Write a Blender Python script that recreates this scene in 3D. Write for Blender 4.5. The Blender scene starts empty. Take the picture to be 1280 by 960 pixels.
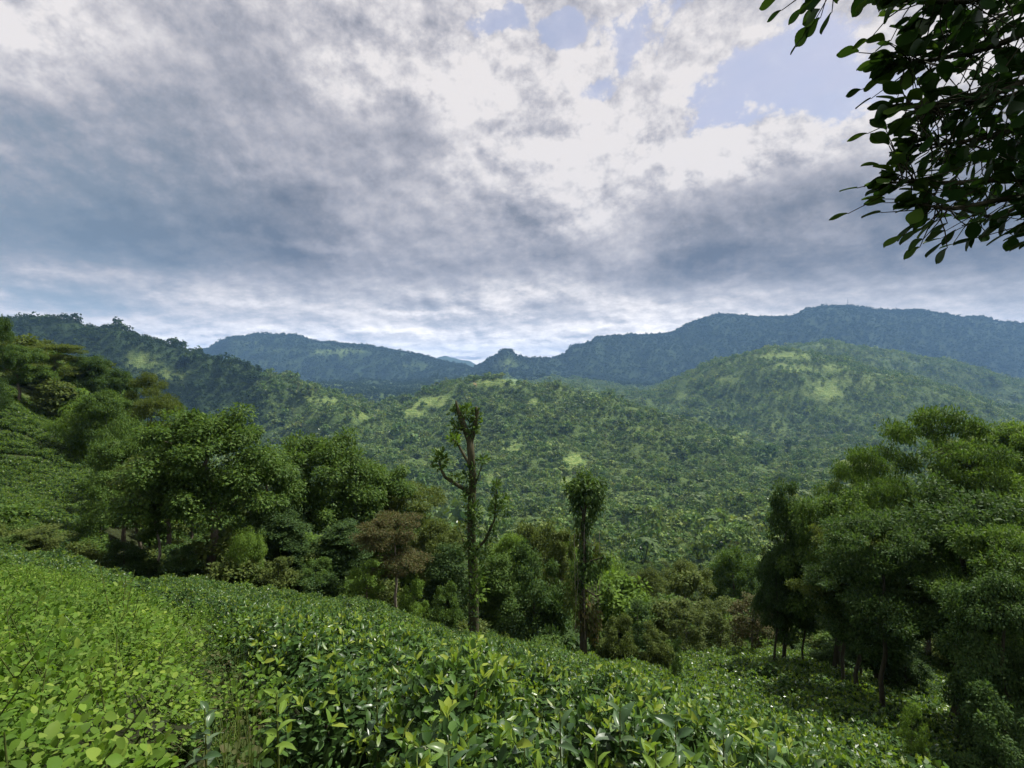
import bpy, math, random
import numpy as np
from mathutils import Vector, Matrix, Euler
random.seed(7)
rng = np.random.default_rng(7)
SC = bpy.context.scene
COL = SC.collection

# ------------------------------------------------------------------ camera
F = 640.0            # focal length in pixels of the 1280 px wide photograph
HY = 462.0           # row of the horizon in the photograph
PITCH = math.atan((480.0 - HY) / F)
cam_d = bpy.data.cameras.new("camera")
cam_d.sensor_width = 36.0
cam_d.lens = 36.0 * F / 1280.0
cam_d.clip_start = 0.05
cam_d.clip_end = 120000.0
cam = bpy.data.objects.new("camera", cam_d)
COL.objects.link(cam)
cam.rotation_euler = (math.radians(90) - PITCH, 0, 0)
SC.camera = cam

# ------------------------------------------------------------------ sun, exposure, render
SUN_EL, SUN_AZ = math.radians(57), math.radians(58)     # azimuth clockwise from +Y
sd = bpy.data.lights.new("sun", 'SUN')
sd.energy = 4.4
sd.angle = math.radians(0.6)
sd.color = (1.0, 0.955, 0.87)
sun = bpy.data.objects.new("sun", sd)
COL.objects.link(sun)
SUN_DIR = Vector((math.sin(SUN_AZ) * math.cos(SUN_EL), math.cos(SUN_AZ) * math.cos(SUN_EL), math.sin(SUN_EL)))
sun.rotation_euler = SUN_DIR.to_track_quat('Z', 'Y').to_euler()
vs = SC.view_settings
vs.view_transform = 'Standard'
vs.look = 'None'
vs.exposure = 0.90
vs.gamma = 1.0
vs.use_curve_mapping = False
cy = SC.cycles
cy.max_bounces = 5
cy.diffuse_bounces = 2
cy.glossy_bounces = 1
cy.transmission_bounces = 3
cy.transparent_max_bounces = 4
cy.volume_bounces = 0
cy.use_denoising = True
cy.sample_clamp_indirect = 3.0
cy.use_adaptive_sampling = True
cy.adaptive_threshold = 0.02


# ------------------------------------------------------------------ node helpers
class NT:
    def __init__(s, tree):
        s.t = tree
        s.n = tree.nodes
        s.l = tree.links

    def put(s, sock, v):
        if hasattr(v, 'is_output'):
            s.l.new(v, sock)
        elif v is not None:
            sock.default_value = v

    def m(s, op, a, b=None, c=None, clamp=False):
        n = s.n.new('ShaderNodeMath')
        n.operation = op
        n.use_clamp = clamp
        s.put(n.inputs[0], a)
        s.put(n.inputs[1], b)
        s.put(n.inputs[2], c)
        return n.outputs[0]

    def v(s, op, a, b=None, out=0):
        n = s.n.new('ShaderNodeVectorMath')
        n.operation = op
        s.put(n.inputs[0], a)
        if op == 'SCALE':
            s.put(n.inputs[3], b)
        else:
            s.put(n.inputs[1], b)
        return n.outputs[1] if op in ('DOT_PRODUCT', 'LENGTH') else n.outputs[0]

    def noise(s, vec, scale, detail=4, rough=0.5, dist=0.0, col=False):
        n = s.n.new('ShaderNodeTexNoise')
        s.put(n.inputs['Vector'], vec)
        n.inputs['Scale'].default_value = scale
        n.inputs['Detail'].default_value = detail
        n.inputs['Roughness'].default_value = rough
        n.inputs['Distortion'].default_value = dist
        return n.outputs['Color' if col else 'Fac']

    def mix(s, f, a, b, mode='MIX'):
        n = s.n.new('ShaderNodeMix')
        n.data_type = 'RGBA'
        n.blend_type = mode
        s.put(n.inputs[0], f)
        s.put(n.inputs[6], a)
        s.put(n.inputs[7], b)
        return n.outputs[2]

    def ramp(s, f, stops, interp='LINEAR'):
        n = s.n.new('ShaderNodeValToRGB')
        s.put(n.inputs[0], f)
        cr = n.color_ramp
        cr.interpolation = interp
        while len(cr.elements) < len(stops):
            cr.elements.new(0.5)
        for e, (p, c) in zip(cr.elements, stops):
            e.position = p
            e.color = (c[0], c[1], c[2], 1)
        return n.outputs[0]

    def maprange(s, v, a, b, c=0.0, d=1.0, smooth=True):
        n = s.n.new('ShaderNodeMapRange')
        if smooth:
            n.interpolation_type = 'SMOOTHSTEP'
        s.put(n.inputs[0], v)
        for i, q in enumerate((a, b, c, d)):
            n.inputs[i + 1].default_value = q
        return n.outputs[0]


def rgb(r, g, b):
    f = lambda c: ((c / 255 + 0.055) / 1.055) ** 2.4 if c > 10 else c / 255 / 12.92
    return (f(r), f(g), f(b))


def ray(px, py):
    """unit direction of a pixel of the photograph"""
    a, b = (px - 640) / F, (480 - py) / F
    c, s = math.cos(PITCH), math.sin(PITCH)
    return Vector((a, c + b * s, b * c - s)).normalized()


# ------------------------------------------------------------------ world: daylight sky behind broken cloud
CLOUD = 0.70       # radiance of the brightest cloud at exposure below
W = bpy.data.worlds.new("World")
SC.world = W
W.use_nodes = True
W.cycles.sampling_method = 'MANUAL'
W.cycles.sample_map_resolution = 512
wt = NT(W.node_tree)
wt.n.clear()
sky = wt.n.new('ShaderNodeTexSky')
sky.sky_type = 'NISHITA'
sky.sun_disc = False
sky.sun_elevation = SUN_EL
sky.sun_rotation = SUN_AZ
sky.dust_density = 1.5
sky.air_density = 1.1
tc = wt.n.new('ShaderNodeTexCoord').outputs['Generated']
d = wt.v('NORMALIZE', tc)
sep = wt.n.new('ShaderNodeSeparateXYZ')
wt.put(sep.inputs[0], d)
X, Y, Z = sep.outputs
Zc = wt.m('MAXIMUM', Z, 0.0)
den = wt.m('ADD', Zc, 0.13)
inv = wt.m('DIVIDE', 1.0, den)
cmb = wt.n.new('ShaderNodeCombineXYZ')
wt.put(cmb.inputs[0], wt.m('MULTIPLY', X, inv))
wt.put(cmb.inputs[1], wt.m('MULTIPLY', Y, inv))
cmb.inputs[2].default_value = 3.7
P = cmb.outputs[0]
# organic warp of the big masses
cz = wt.n.new('ShaderNodeCombineXYZ')
flat = wt.m('SUBTRACT', wt.m('MULTIPLY', Zc, 1.15), wt.m('MULTIPLY', wt.m('EXPONENT', wt.m('MULTIPLY', Zc, -8.0)), 0.36))
wt.put(cz.inputs[0], X); wt.put(cz.inputs[1], Y); wt.put(cz.inputs[2], flat)
D3 = cz.outputs[0]                       # keeps puffs round overhead, flattens them towards the horizon
# organic warp of the big masses
wn = wt.noise(D3, 2.6, 3, 0.55, col=True)
wv = wt.v('SCALE', wt.v('SUBTRACT', wn, (0.5, 0.5, 0.5)), 0.22)
wn2 = wt.noise(D3, 9.0, 4, 0.6, col=True)
wv2 = wt.v('SCALE', wt.v('SUBTRACT', wn2, (0.5, 0.5, 0.5)), 0.075)
wsc = wt.v('MULTIPLY', wt.v('ADD', wv, wv2), (1.0, 1.0, 0.7))
dw = wt.v('ADD', d, wt.v('SCALE', wsc, wt.maprange(Z, 0.0, 0.40, 0.25, 1.0)))


def blob(px, py, rx, ry, rot=0.0):
    """soft elliptical mass centred on a direction, radii in degrees"""
    c = ray(px, py)
    r = Vector((c.y, -c.x, 0)).normalized()
    u = r.cross(c).normalized()
    if rot:
        a = math.radians(rot)
        r, u = r * math.cos(a) + u * math.sin(a), u * math.cos(a) - r * math.sin(a)
    df = wt.v('SUBTRACT', dw, tuple(c))
    r = r / math.radians(rx)
    u = u / math.radians(ry)
    a = wt.v('DOT_PRODUCT', df, tuple(r))
    b = wt.v('DOT_PRODUCT', df, tuple(u))
    q = wt.m('ADD', wt.m('MULTIPLY', a, a), wt.m('MULTIPLY', b, b))
    return wt.m('EXPONENT', wt.m('MULTIPLY', q, -1.0))


def summed(lst, start):
    acc = start
    for (px, py, rx, ry, rot, amp) in lst:
        acc = wt.m('MULTIPLY_ADD', blob(px, py, rx, ry, rot), amp, acc)
    return acc


def billow(vec, scale, detail, rough=0.55):
    n = wt.n.new('ShaderNodeTexVoronoi')
    n.feature = 'SMOOTH_F1' if False else 'F1'
    wt.put(n.inputs['Vector'], vec)
    n.inputs['Scale'].default_value = scale
    n.inputs['Detail'].default_value = detail
    n.inputs['Roughness'].default_value = rough
    n.inputs['Lacunarity'].default_value = 2.1
    n.normalize = True
    return n.outputs['Distance']


# darkness of the cloud deck (0 = bright, 1 = darkest)
dark = summed([
    (60, 240, 15, 6, 0, 0.30), (190, 300, 11, 3.0, 0, 0.44), (60, 290, 12, 3, 0, 0.14), (230, 180, 11, 8, 0, 0.30),
    (370, 275, 8, 3.6, -10, 0.52), (250, 60, 9, 7, 0, 0.12), (30, 40, 10, 6, 0, -0.16), (120, 130, 8, 5, 0, 0.0),
    (480, 325, 12, 2.4, 0, 0.26), (520, 175, 5, 3, 0, 0.20), (700, 320, 6, 1.8, 0, 0.24), (400, 190, 8, 6, 0, 0.16), (560, 280, 9, 4, 0, .18),
    (900, 290, 9, 4.2, 0, 0.50), (860, 338, 9, 2.2, 0, 0.42), (1110, 290, 11, 4.6, 0, 0.52), (1250, 250, 8, 8, 0, 0.3),
    (1270, 320, 6, 2.6, 0, 0.3), (300, 393, 16, 0.9, 0, 0.22), (80, 370, 6, 1.4, 0, 0.30), (450, 372, 12, .8, 0, .14),
    (1020, 383, 9, 0.9, 0, 0.14), (700, 385, 4, 1.2, 0, 0.22), (600, 405, 8, .7, 0, .12),
    (420, 110, 6, 4, 0, -0.08), (590, 190, 5, 5, 0, -0.04), (800, 190, 9, 3.0, 4, -0.12),
    (960, 180, 6, 2.4, 0, -0.2), (610, 110, 5, 4, 0, -0.10)], 0.40)
# sky holes (1 = open sky)
hole = summed([
    (640, 28, 6, 2.0, -20, 0.85), (706, 70, 4.5, 2.2, 50, 0.72), (722, 135, 3.4, 1.6, 30, 0.78), (825, 40, 7, 3.2, 20, 0.78),
    (945, 80, 8, 3.6, 20, 0.80), (1080, 110, 8, 7, 0, 0.5), (487, 92, 1.0, 0.7, 0, 0.3), (600, 40, 3, 2, 0, .25),
    (575, 450, 6, 0.9, 0, 0.8), (1250, 60, 8, 8, 0, 0.5),
    (850, 75, 6, 1.6, 35, -0.5), (690, 60, 1.5, 3.5, 0, -0.35)], 0.0)

OFF = (0.010, 0.002, 0.020)
D3s = wt.v('ADD', D3, OFF)
def field(vec):
    f1 = wt.noise(vec, 3.1, 10, 0.60, 0.1)
    b1 = billow(vec, 6.5, 6.0, 0.62)
    return f1, b1
f1, b1 = field(D3)
f1s, b1s = field(D3s)
ff = wt.m('SUBTRACT', f1, wt.m('MULTIPLY', b1, 0.62))
ffs = wt.m('SUBTRACT', f1s, wt.m('MULTIPLY', b1s, 0.62))
relief = wt.m('SUBTRACT', ff, ffs)                 # > 0 where the billow faces the sun
strat = wt.noise(P, 1.5, 8, 0.55, 0.3)             # layered deck seen in perspective
farness = wt.maprange(Z, 0.03, 0.30, 1.0, 0.0)
mass = wt.noise(wt.v('ADD', dw, (3.1, 1.7, 0.4)), 4.2, 6, 0.6, 0.6)
puffy = wt.maprange(dark, 0.25, 0.65, 1.0, 0.40)     # the dark bases are smoother than the sunlit tops
tone = wt.m('ADD', wt.m('MULTIPLY', dark, 0.86), wt.m('MULTIPLY', wt.m('SUBTRACT', strat, 0.5), wt.m('ADD', 0.38, wt.m('MULTIPLY', farness, 0.30))))
tone = wt.m('SUBTRACT', tone, wt.m('MULTIPLY', wt.m('MULTIPLY', relief, 4.2), puffy))
tone = wt.m('SUBTRACT', tone, wt.m('MULTIPLY', wt.m('SUBTRACT', ff, 0.12), wt.m('MULTIPLY', puffy, 0.85)))
tone = wt.m('MULTIPLY_ADD', wt.m('SUBTRACT', mass, 0.52), wt.maprange(Z, 0.08, 0.22, 0.25, 0.80), tone)
tone = wt.m('MAXIMUM', wt.m('MINIMUM', tone, 1.0), 0.0)
cloudc = wt.ramp(tone, [
    (0.0, rgb(209, 208, 212)), (0.12, rgb(196, 196, 202)), (0.32, rgb(172, 173, 182)), (0.52, rgb(147, 150, 162)),
    (0.72, rgb(124, 129, 142)), (1.0, rgb(94, 103, 120))])
leftness = wt.maprange(X, -0.30, -0.75, 0.0, 0.55)
cloudc = wt.mix(wt.m('MULTIPLY', leftness, wt.maprange(tone, 0.35, 0.8, 0.0, 1.0)), cloudc, rgb(112, 134, 154) + (1,))
hz = wt.m('SUBTRACT', hole, wt.m('MULTIPLY', wt.m('SUBTRACT', ff, 0.19), 3.2))
holef = wt.m('MULTIPLY', wt.maprange(hz, 0.33, 0.50), wt.maprange(f1, 0.35, 0.6, 1.0, 0.7))
veil = wt.maprange(wt.noise(P, 0.9, 6, 0.6, 0.6), 0.35, 0.70, 0.45, 0.95)
bg_sky = wt.n.new('ShaderNodeBackground')
wt.put(bg_sky.inputs[0], wt.mix(veil, sky.outputs[0], (5.4, 5.4, 6.8, 1)))
bg_sky.inputs[1].default_value = 0.062
bg_cl = wt.n.new('ShaderNodeBackground')
hb = wt.maprange(Z, 0.0, 0.19, 2.15, 1.0)
cmh = wt.n.new('ShaderNodeCombineXYZ')
for q in range(3): wt.put(cmh.inputs[q], wt.m('ADD', 1.0, wt.m('MULTIPLY_ADD', wt.m('SUBTRACT', hb, 1.0), (1.12, 1.0, 0.78)[q], (0.045, 0.0, -0.055)[q])))
wt.put(bg_cl.inputs[0], wt.mix(1.0, cloudc, cmh.outputs[0], 'MULTIPLY'))
bg_cl.inputs[1].default_value = CLOUD
mx = wt.n.new('ShaderNodeMixShader')
wt.put(mx.inputs[0], holef)
wt.put(mx.inputs[1], bg_cl.outputs[0])
wt.put(mx.inputs[2], bg_sky.outputs[0])
wo = wt.n.new('ShaderNodeOutputWorld')
wt.put(wo.inputs[0], mx.outputs[0])


# ------------------------------------------------------------------ generic helpers
def mesh_np(name, verts, quads=None, tris=None, smooth=False, attrs=None, mats=None, matidx=None):
    me = bpy.data.meshes.new(name)
    verts = np.asarray(verts, dtype=np.float32).reshape(-1, 3)
    loops, starts, totals = [], [], []
    n0 = 0
    if quads is not None and len(quads):
        q = np.asarray(quads, dtype=np.int32).reshape(-1, 4)
        loops.append(q.ravel()); starts.append(np.arange(len(q)) * 4 + n0); totals.append(np.full(len(q), 4)); n0 += q.size
    if tris is not None and len(tris):
        t = np.asarray(tris, dtype=np.int32).reshape(-1, 3)
        loops.append(t.ravel()); starts.append(np.arange(len(t)) * 3 + n0); totals.append(np.full(len(t), 3)); n0 += t.size
    me.vertices.add(len(verts))
    me.vertices.foreach_set('co', verts.ravel())
    if loops:
        L = np.concatenate(loops).astype(np.int32)
        S = np.concatenate(starts).astype(np.int32)
        me.loops.add(len(L))
        me.loops.foreach_set('vertex_index', L)
        me.polygons.add(len(S))
        me.polygons.foreach_set('loop_start', S)
        me.polygons.foreach_set('loop_total', np.concatenate(totals).astype(np.int32))
        if matidx is not None:
            me.polygons.foreach_set('material_index', np.asarray(matidx, dtype=np.int32))
    if attrs:
        for k, (dom, typ, val) in attrs.items():
            a = me.attributes.new(k, typ, dom)
            a.data.foreach_set('vector' if typ == 'FLOAT_VECTOR' else 'value', np.asarray(val, dtype=np.int32 if typ == 'INT' else np.float32).ravel())
    me.update(calc_edges=True)
    me.validate()
    if smooth:
        me.polygons.foreach_set('use_smooth', np.ones(len(me.polygons), dtype=bool))
    for m_ in (mats or []):
        me.materials.append(m_)
    return me


def link(name, me, parent=None, label=None, cat=None, group=None, kind=None, loc=None):
    o = bpy.data.objects.new(name, me)
    COL.objects.link(o)
    if parent is not None:
        o.parent = parent
    if loc is not None:
        o.location = loc
    if label: o['label'] = label
    if cat: o['category'] = cat
    if group: o['group'] = group
    if kind: o['kind'] = kind
    return o


def dup(root, loc, rz=0.0, sc=None, label=None, group=None, tilt=None):
    r = root.copy()
    COL.objects.link(r)
    r.location = loc
    r.rotation_euler = (tilt[0] if tilt else 0, tilt[1] if tilt else 0, rz)
    if sc is not None:
        r.scale = (sc, sc, sc) if not hasattr(sc, '__len__') else sc
    if label: r['label'] = label
    if group: r['group'] = group
    for ch in list(root.children):
        c = ch.copy()
        COL.objects.link(c)
        c.parent = r
        for g in ch.children:
            e = g.copy()
            COL.objects.link(e)
            e.parent = c
    return r


_perm = np.random.default_rng(3).permutation(256)
_perm = np.concatenate([_perm, _perm])
_ga = np.random.default_rng(4).uniform(0, 2 * np.pi, 256)
_gx, _gy = np.cos(_ga), np.sin(_ga)


def perlin(x, y):
    xi = np.floor(x).astype(int); yi = np.floor(y).astype(int)
    xf = x - xi; yf = y - yi
    u = xf * xf * xf * (xf * (xf * 6 - 15) + 10); v = yf * yf * yf * (yf * (yf * 6 - 15) + 10)
    def g(ix, iy, fx, fy):
        h = _perm[(_perm[ix & 255] + iy) & 255]
        return _gx[h] * fx + _gy[h] * fy
    a = g(xi, yi, xf, yf); b = g(xi + 1, yi, xf - 1, yf)
    c = g(xi, yi + 1, xf, yf - 1); e = g(xi + 1, yi + 1, xf - 1, yf - 1)
    return (a + u * (b - a)) + v * ((c + u * (e - c)) - (a + u * (b - a)))


def fbm(x, y, o=5, ridged=False):
    s = 0; a = 1.0; t = 0
    for i in range(o):
        n = perlin(x * 2 ** i + 17.3 * i, y * 2 ** i - 9.1 * i)
        if ridged:
            n = 1 - 2 * np.abs(n) * 1.4
        s = s + a * n
        t += a
        a *= 0.5
    return s / t


# ------------------------------------------------------------------ terrain: depth-ordered survey lines (px, py, Y)
# each line lists points on the ground: bearing and elevation as seen, and the forward distance in metres
LINES = [
    # field edge
    [(-400, 575, 30), (0, 705, 28), (200, 742, 28), (420, 768, 27), (590, 815, 26), (700, 840, 23), (830, 900, 17), (930, 960, 12.5), (1020, 1025, 10), (1100, 1090, 8.5), (1280, 1260, 6.5), (1700, 1400, 6)],
    # lower ground just beyond the edge
    [(-400, 520, 45), (0, 668, 42), (200, 716, 40), (420, 745, 38), (590, 812, 36), (700, 838, 33), (830, 858, 29), (930, 890, 24), (1020, 930, 19), (1100, 965, 16), (1280, 1040, 14), (1700, 1150, 12)],
    [(-400, 440, 62), (0, 628, 58), (120, 655, 56), (200, 690, 55), (420, 740, 52), (590, 822, 50), (700, 838, 46), (870, 846, 36), (985, 850, 33), (1060, 858, 32), (1200, 900, 27), (1280, 930, 26), (1700, 950, 24)],
    [(-400, 390, 90), (0, 500, 90), (120, 570, 88), (200, 650, 85), (420, 750, 82), (590, 828, 78), (700, 836, 72), (870, 822, 52), (1000, 828, 50), (1100, 830, 50), (1280, 800, 48), (1700, 780, 45)],
    [(-400, 370, 150), (0, 452, 150), (100, 478, 150), (200, 590, 145), (420, 745, 140), (590, 800, 135), (700, 805, 130), (870, 835, 100), (1000, 840, 100), (1100, 760, 100), (1280, 610, 100), (1700, 540, 100)],
    [(-400, 380, 260), (0, 500, 260), (100, 530, 260), (200, 620, 250), (420, 710, 245), (590, 738, 240), (700, 742, 240), (870, 760, 230), (1000, 760, 230), (1100, 700, 220), (1280, 570, 200), (1700, 480, 200)],
    [(-400, 440, 480), (0, 560, 480), (200, 640, 480), (420, 670, 480), (590, 672, 470), (700, 675, 470), (870, 680, 460), (1000, 680, 450), (1280, 640, 420), (1700, 540, 420)],
    [(-400, 470, 850), (0, 560, 850), (200, 600, 850), (420, 625, 850), (590, 628, 860), (700, 630, 880), (870, 628, 900), (1000, 622, 900), (1280, 615, 900), (1700, 560, 900)],
    [(-400, 450, 1400), (0, 500, 1400), (200, 540, 1400), (350, 570, 1300), (420, 565, 1200), (520, 565, 1280), (590, 548, 1320), (700, 560, 1300), (800, 580, 1200), (870, 600, 1150), (960, 607, 1120), (1000, 606, 1120), (1280, 590, 1150), (1700, 560, 1150)],
    # first crest: dark ridge on the left, forested centre hill
    [(-400, 385, 1900), (0, 406, 1800), (30, 401, 1780), (90, 404, 1760), (112, 413, 1750), (145, 412, 1740), (172, 424, 1730), (210, 436, 1720), (245, 444, 1700), (270, 456, 1700), (340, 474, 1650), (400, 497, 1600), (470, 516, 1600), (500, 508, 1650), (540, 494, 1750), (575, 480, 1850), (605, 476, 1880), (640, 479, 1880), (690, 487, 1850), (740, 502, 1800), (800, 515, 1700), (860, 535, 1600), (900, 556, 1500), (960, 592, 1350), (1000, 603, 1250), (1280, 580, 1300), (1700, 550, 1300)],
    [(-400, 420, 2400), (0, 450, 2400), (200, 480, 2400), (350, 515, 2300), (470, 535, 2300), (600, 505, 2350), (700, 520, 2350), (800, 535, 2200), (870, 545, 2100), (960, 560, 2000), (1040, 555, 1900), (1280, 560, 1800), (1700, 540, 1800)],
    # second crest: sunlit spur on the right
    [(-400, 430, 3000), (0, 460, 3000), (200, 490, 3000), (350, 505, 3000), (470, 508, 3000), (600, 490, 3100), (700, 488, 3100), (790, 496, 3000), (820, 492, 2950), (860, 470, 2900), (900, 452, 2850), (965, 438, 2800), (1000, 442, 2750), (1050, 452, 2700), (1100, 465, 2600), (1180, 487, 2500), (1240, 508, 2400), (1280, 520, 2350), (1700, 540, 2300)],
    [(-400, 430, 3500), (0, 470, 3500), (350, 500, 3500), (600, 485, 3600), (700, 488, 3600), (800, 500, 3500), (900, 472, 3300), (965, 458, 3250), (1050, 470, 3200), (1180, 505, 3100), (1280, 528, 3100), (1700, 530, 3000)],
    [(-400, 430, 4100), (0, 460, 4100), (350, 488, 4100), (600, 478, 4200), (700, 478, 4200), (800, 492, 4100), (880, 470, 4000), (960, 442, 3900), (1000, 433, 3850), (1040, 429, 3800), (1100, 438, 3700), (1180, 454, 3600), (1280, 480, 3500), (1700, 500, 3400)],
    [(-400, 430, 5400), (0, 468, 5400), (200, 476, 5400), (350, 484, 5300), (480, 486, 5300), (560, 480, 5300), (632, 470, 5200), (700, 480, 5200), (800, 484, 5300), (880, 476, 5300), (960, 455, 5200), (1040, 446, 5200), (1180, 470, 5100), (1280, 492, 5100), (1700, 500, 5000)],
    # far crest
    [(-400, 400, 7000), (0, 440, 7000), (180, 457, 6900), (225, 448, 6800), (250, 440, 6800), (290, 423, 6700), (330, 419, 6700), (370, 421, 6600), (400, 428, 6500), (440, 431, 6500), (470, 435, 6500), (520, 445, 6500), (560, 454, 6400), (590, 463, 6300), (604, 456, 6000), (618, 448, 5800), (626, 442, 5700), (632, 440, 5700), (640, 441, 5700), (648, 447, 5700), (662, 450, 5800), (690, 451, 6200), (706, 445, 6400), (712, 437, 6500), (738, 430, 6500), (745, 424, 6600), (775, 422, 6700), (800, 421, 6700), (835, 419, 6800), (870, 403, 6900), (900, 395, 6900), (925, 396, 6900), (950, 398, 6900), (990, 397, 6800), (1008, 389, 6700), (1030, 385, 6700), (1055, 384, 6700), (1100, 388, 6700), (1140, 389, 6700), (1180, 394, 6600), (1205, 398, 6600), (1225, 397, 6600), (1250, 403, 6500), (1280, 407, 6500), (1450, 420, 6300), (1700, 420, 6000)],
    [(-400, 450, 9500), (640, 470, 9500), (1700, 450, 9500)],
    [(-400, 440, 13000), (400, 455, 13000), (530, 452, 13000), (556, 445, 13000), (575, 450, 13000), (585, 451, 12500), (600, 458, 12500), (640, 457, 12500), (700, 450, 12500), (1700, 430, 12500)],
    [(-400, 468, 18000), (1700, 468, 18000)],
]
K = len(LINES)
_th, _R, _z = [], [], []
for L_ in LINES:
    th, R_, z_ = [], [], []
    for (px, py, Yd) in L_:
        r = ray(px, py)
        k = Yd / r.y
        th.append(math.atan2(r.x, r.y))
        R_.append(k * math.hypot(r.x, r.y))
        z_.append(k * r.z)
    _th.append(np.array(th)); _R.append(np.array(R_)); _z.append(np.array(z_))
# all values as elevation ratio
TH_MAX = 1.02


def smooth_interp(t, xs, ys):
    i = np.clip(np.searchsorted(xs, t) - 1, 0, len(xs) - 2)
    f = np.clip((t - xs[i]) / (xs[i + 1] - xs[i]), 0, 1)
    lin = ys[i] + (ys[i + 1] - ys[i]) * f
    f2 = f * f * (3 - 2 * f)
    return 0.5 * lin + 0.5 * (ys[i] + (ys[i + 1] - ys[i]) * f2)


def near_z(x, y):
    # the steep tea bank the camera stands on
    yy = np.where(y > 0, y, y * 0.35)
    return -1.72 - 0.11 * np.clip(x - 1.0, 0, 12) ** 1.3 - 0.445 * yy - 0.162 * np.clip(x, -60, 40) + 0.12 * fbm(x * 0.23, y * 0.23, 3)


def H(x, y, detail=True):
    """ground height, camera eye = 0"""
    x = np.asarray(x, float); y = np.asarray(y, float)
    th = np.arctan2(x, y); R = np.hypot(x, y) + 1e-6
    t = np.clip(th, -TH_MAX, TH_MAX)
    lr = np.log(R)
    Rk = np.stack([np.log(smooth_interp(t, _th[k], _R[k])) for k in range(K)])
    Ek = np.stack([smooth_interp(t, _th[k], _z[k] / _R[k]) for k in range(K)])
    Zk = Ek * np.exp(Rk)
    # add a near anchor
    R0 = np.full_like(lr, math.log(5.0))
    x0 = np.sin(th) * 5.0; y0 = np.cos(th) * 5.0
    Z0 = near_z(x0, y0)
    Rk = np.concatenate([R0[None], Rk]); Zk = np.concatenate([Z0[None], Zk])
    dR = np.diff(Rk, axis=0); dZ = np.diff(Zk, axis=0)
    # work on linear R for slopes
    Rl = np.exp(Rk); dRl = np.diff(Rl, axis=0)
    sl = dZ / dRl
    m = np.zeros_like(Zk)
    a, b = sl[:-1], sl[1:]
    same = (a * b) > 0
    with np.errstate(divide='ignore', invalid='ignore'):
        hm = 2 * a * b / (a + b)
    m[1:-1] = np.where(same, hm, 0)
    m[0] = sl[0]; m[-1] = sl[-1]
    idx = np.clip((lr[None] >= Rk).sum(0) - 1, 0, K - 1)
    tk = lambda A: np.take_along_axis(A, idx[None], 0)[0]
    tk1 = lambda A: np.take_along_axis(A, idx[None] + 1, 0)[0]
    h = tk1(Rl) - tk(Rl)
    f = np.clip((R - tk(Rl)) / h, 0, 1)
    h00 = 2 * f**3 - 3 * f**2 + 1; h10 = f**3 - 2 * f**2 + f; h01 = -2 * f**3 + 3 * f**2; h11 = f**3 - f**2
    z = h00 * tk(Zk) + h10 * h * tk(m) + h01 * tk1(Zk) + h11 * h * tk1(m)
    zn = near_z(x, y)
    w = np.clip((R - 5) / 5, 0, 1); w = w * w * (3 - 2 * w)
    # behind and beside the camera the bank simply goes on
    back = np.clip((np.abs(th) - 1.1) / 0.5, 0, 1)
    z = zn * (1 - w) + z * w
    if detail:
        mid = np.sin(np.pi * f)
        A = np.interp(R, [10, 40, 120, 300, 900, 2500, 6500, 12000], [0.05, 0.4, 1.5, 5, 14, 30, 55, 60])
        s = np.interp(R, [10, 120, 900, 3000, 7000], [9, 40, 190, 420, 900])
        # scale bands blended to avoid seams
        n = 0
        for (lo, hi, sc, am) in ((0, 80, 9, .35), (60, 500, 45, 3.5), (300, 2300, 190, 46), (1000, 6000, 430, 85), (2800, 60000, 1100, 95)):
            wt_ = np.clip((R - lo) / (0.35 * max(lo, 20)), 0, 1) * np.clip((hi * 1.4 - R) / (0.4 * hi), 0, 1)
            n = n + wt_ * am * (fbm(x / sc + 3.1, y / sc + 1.7, 5, True) - 0.45)
        ww = 0.30 + 0.70 * mid
        n = n * ww * np.where(R < 12, 0, np.clip((R - 12) / 30, 0, 1))
        z = z + n
    return z


def at(px, Yd, dz=0.0):
    """ground point at a bearing and forward distance"""
    x = (px - 640) / F * Yd
    return Vector((x, Yd, float(H(np.array([x]), np.array([Yd]))[0]) + dz))


# clearings on the hills: (px, py, rx, ry, value)  value>0 pasture, <0 bare earth
CLEAR = [(625, 478, 32, 5, 1), (540, 502, 26, 7, 1), (520, 515, 20, 6, 1), (592, 481, 9, 1.6, -1), (690, 556, 14, 6, 1), (718, 578, 14, 10, 1), (632, 560, 20, 8, .6),
         (545, 565, 14, 6, .9), (740, 492, 14, 4, .8), (665, 505, 12, 6, .8), (1030, 492, 22, 10, 1), (1000, 460, 55, 5, .8), (1060, 478, 45, 5, .8),
         (985, 445, 40, 4, .9), (1110, 470, 30, 4, .6), (930, 545, 20, 8, .5), (850, 495, 14, 4, .6), (450, 520, 20, 5, .6), (405, 500, 25, 5, .7), (800, 540, 20, 6, .5),
         (420, 440, 40, 4, .7), (350, 438, 60, 3, .35), (520, 458, 20, 3, .5), (310, 430, 20, 3, .4), (175, 452, 28, 12, .9), (210, 470, 24, 10, .8), (632, 455, 16, 8, .6), (330, 455, 50, 4, .3),
         (905, 475, 20, 6, .5), (700, 600, 20, 6, .7), (610, 600, 16, 6, .6), (760, 700, 22, 16, .5), (800, 620, 16, 8, .7), (965, 690, 16, 18, .9), (940, 720, 12, 8, .7)]


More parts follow.
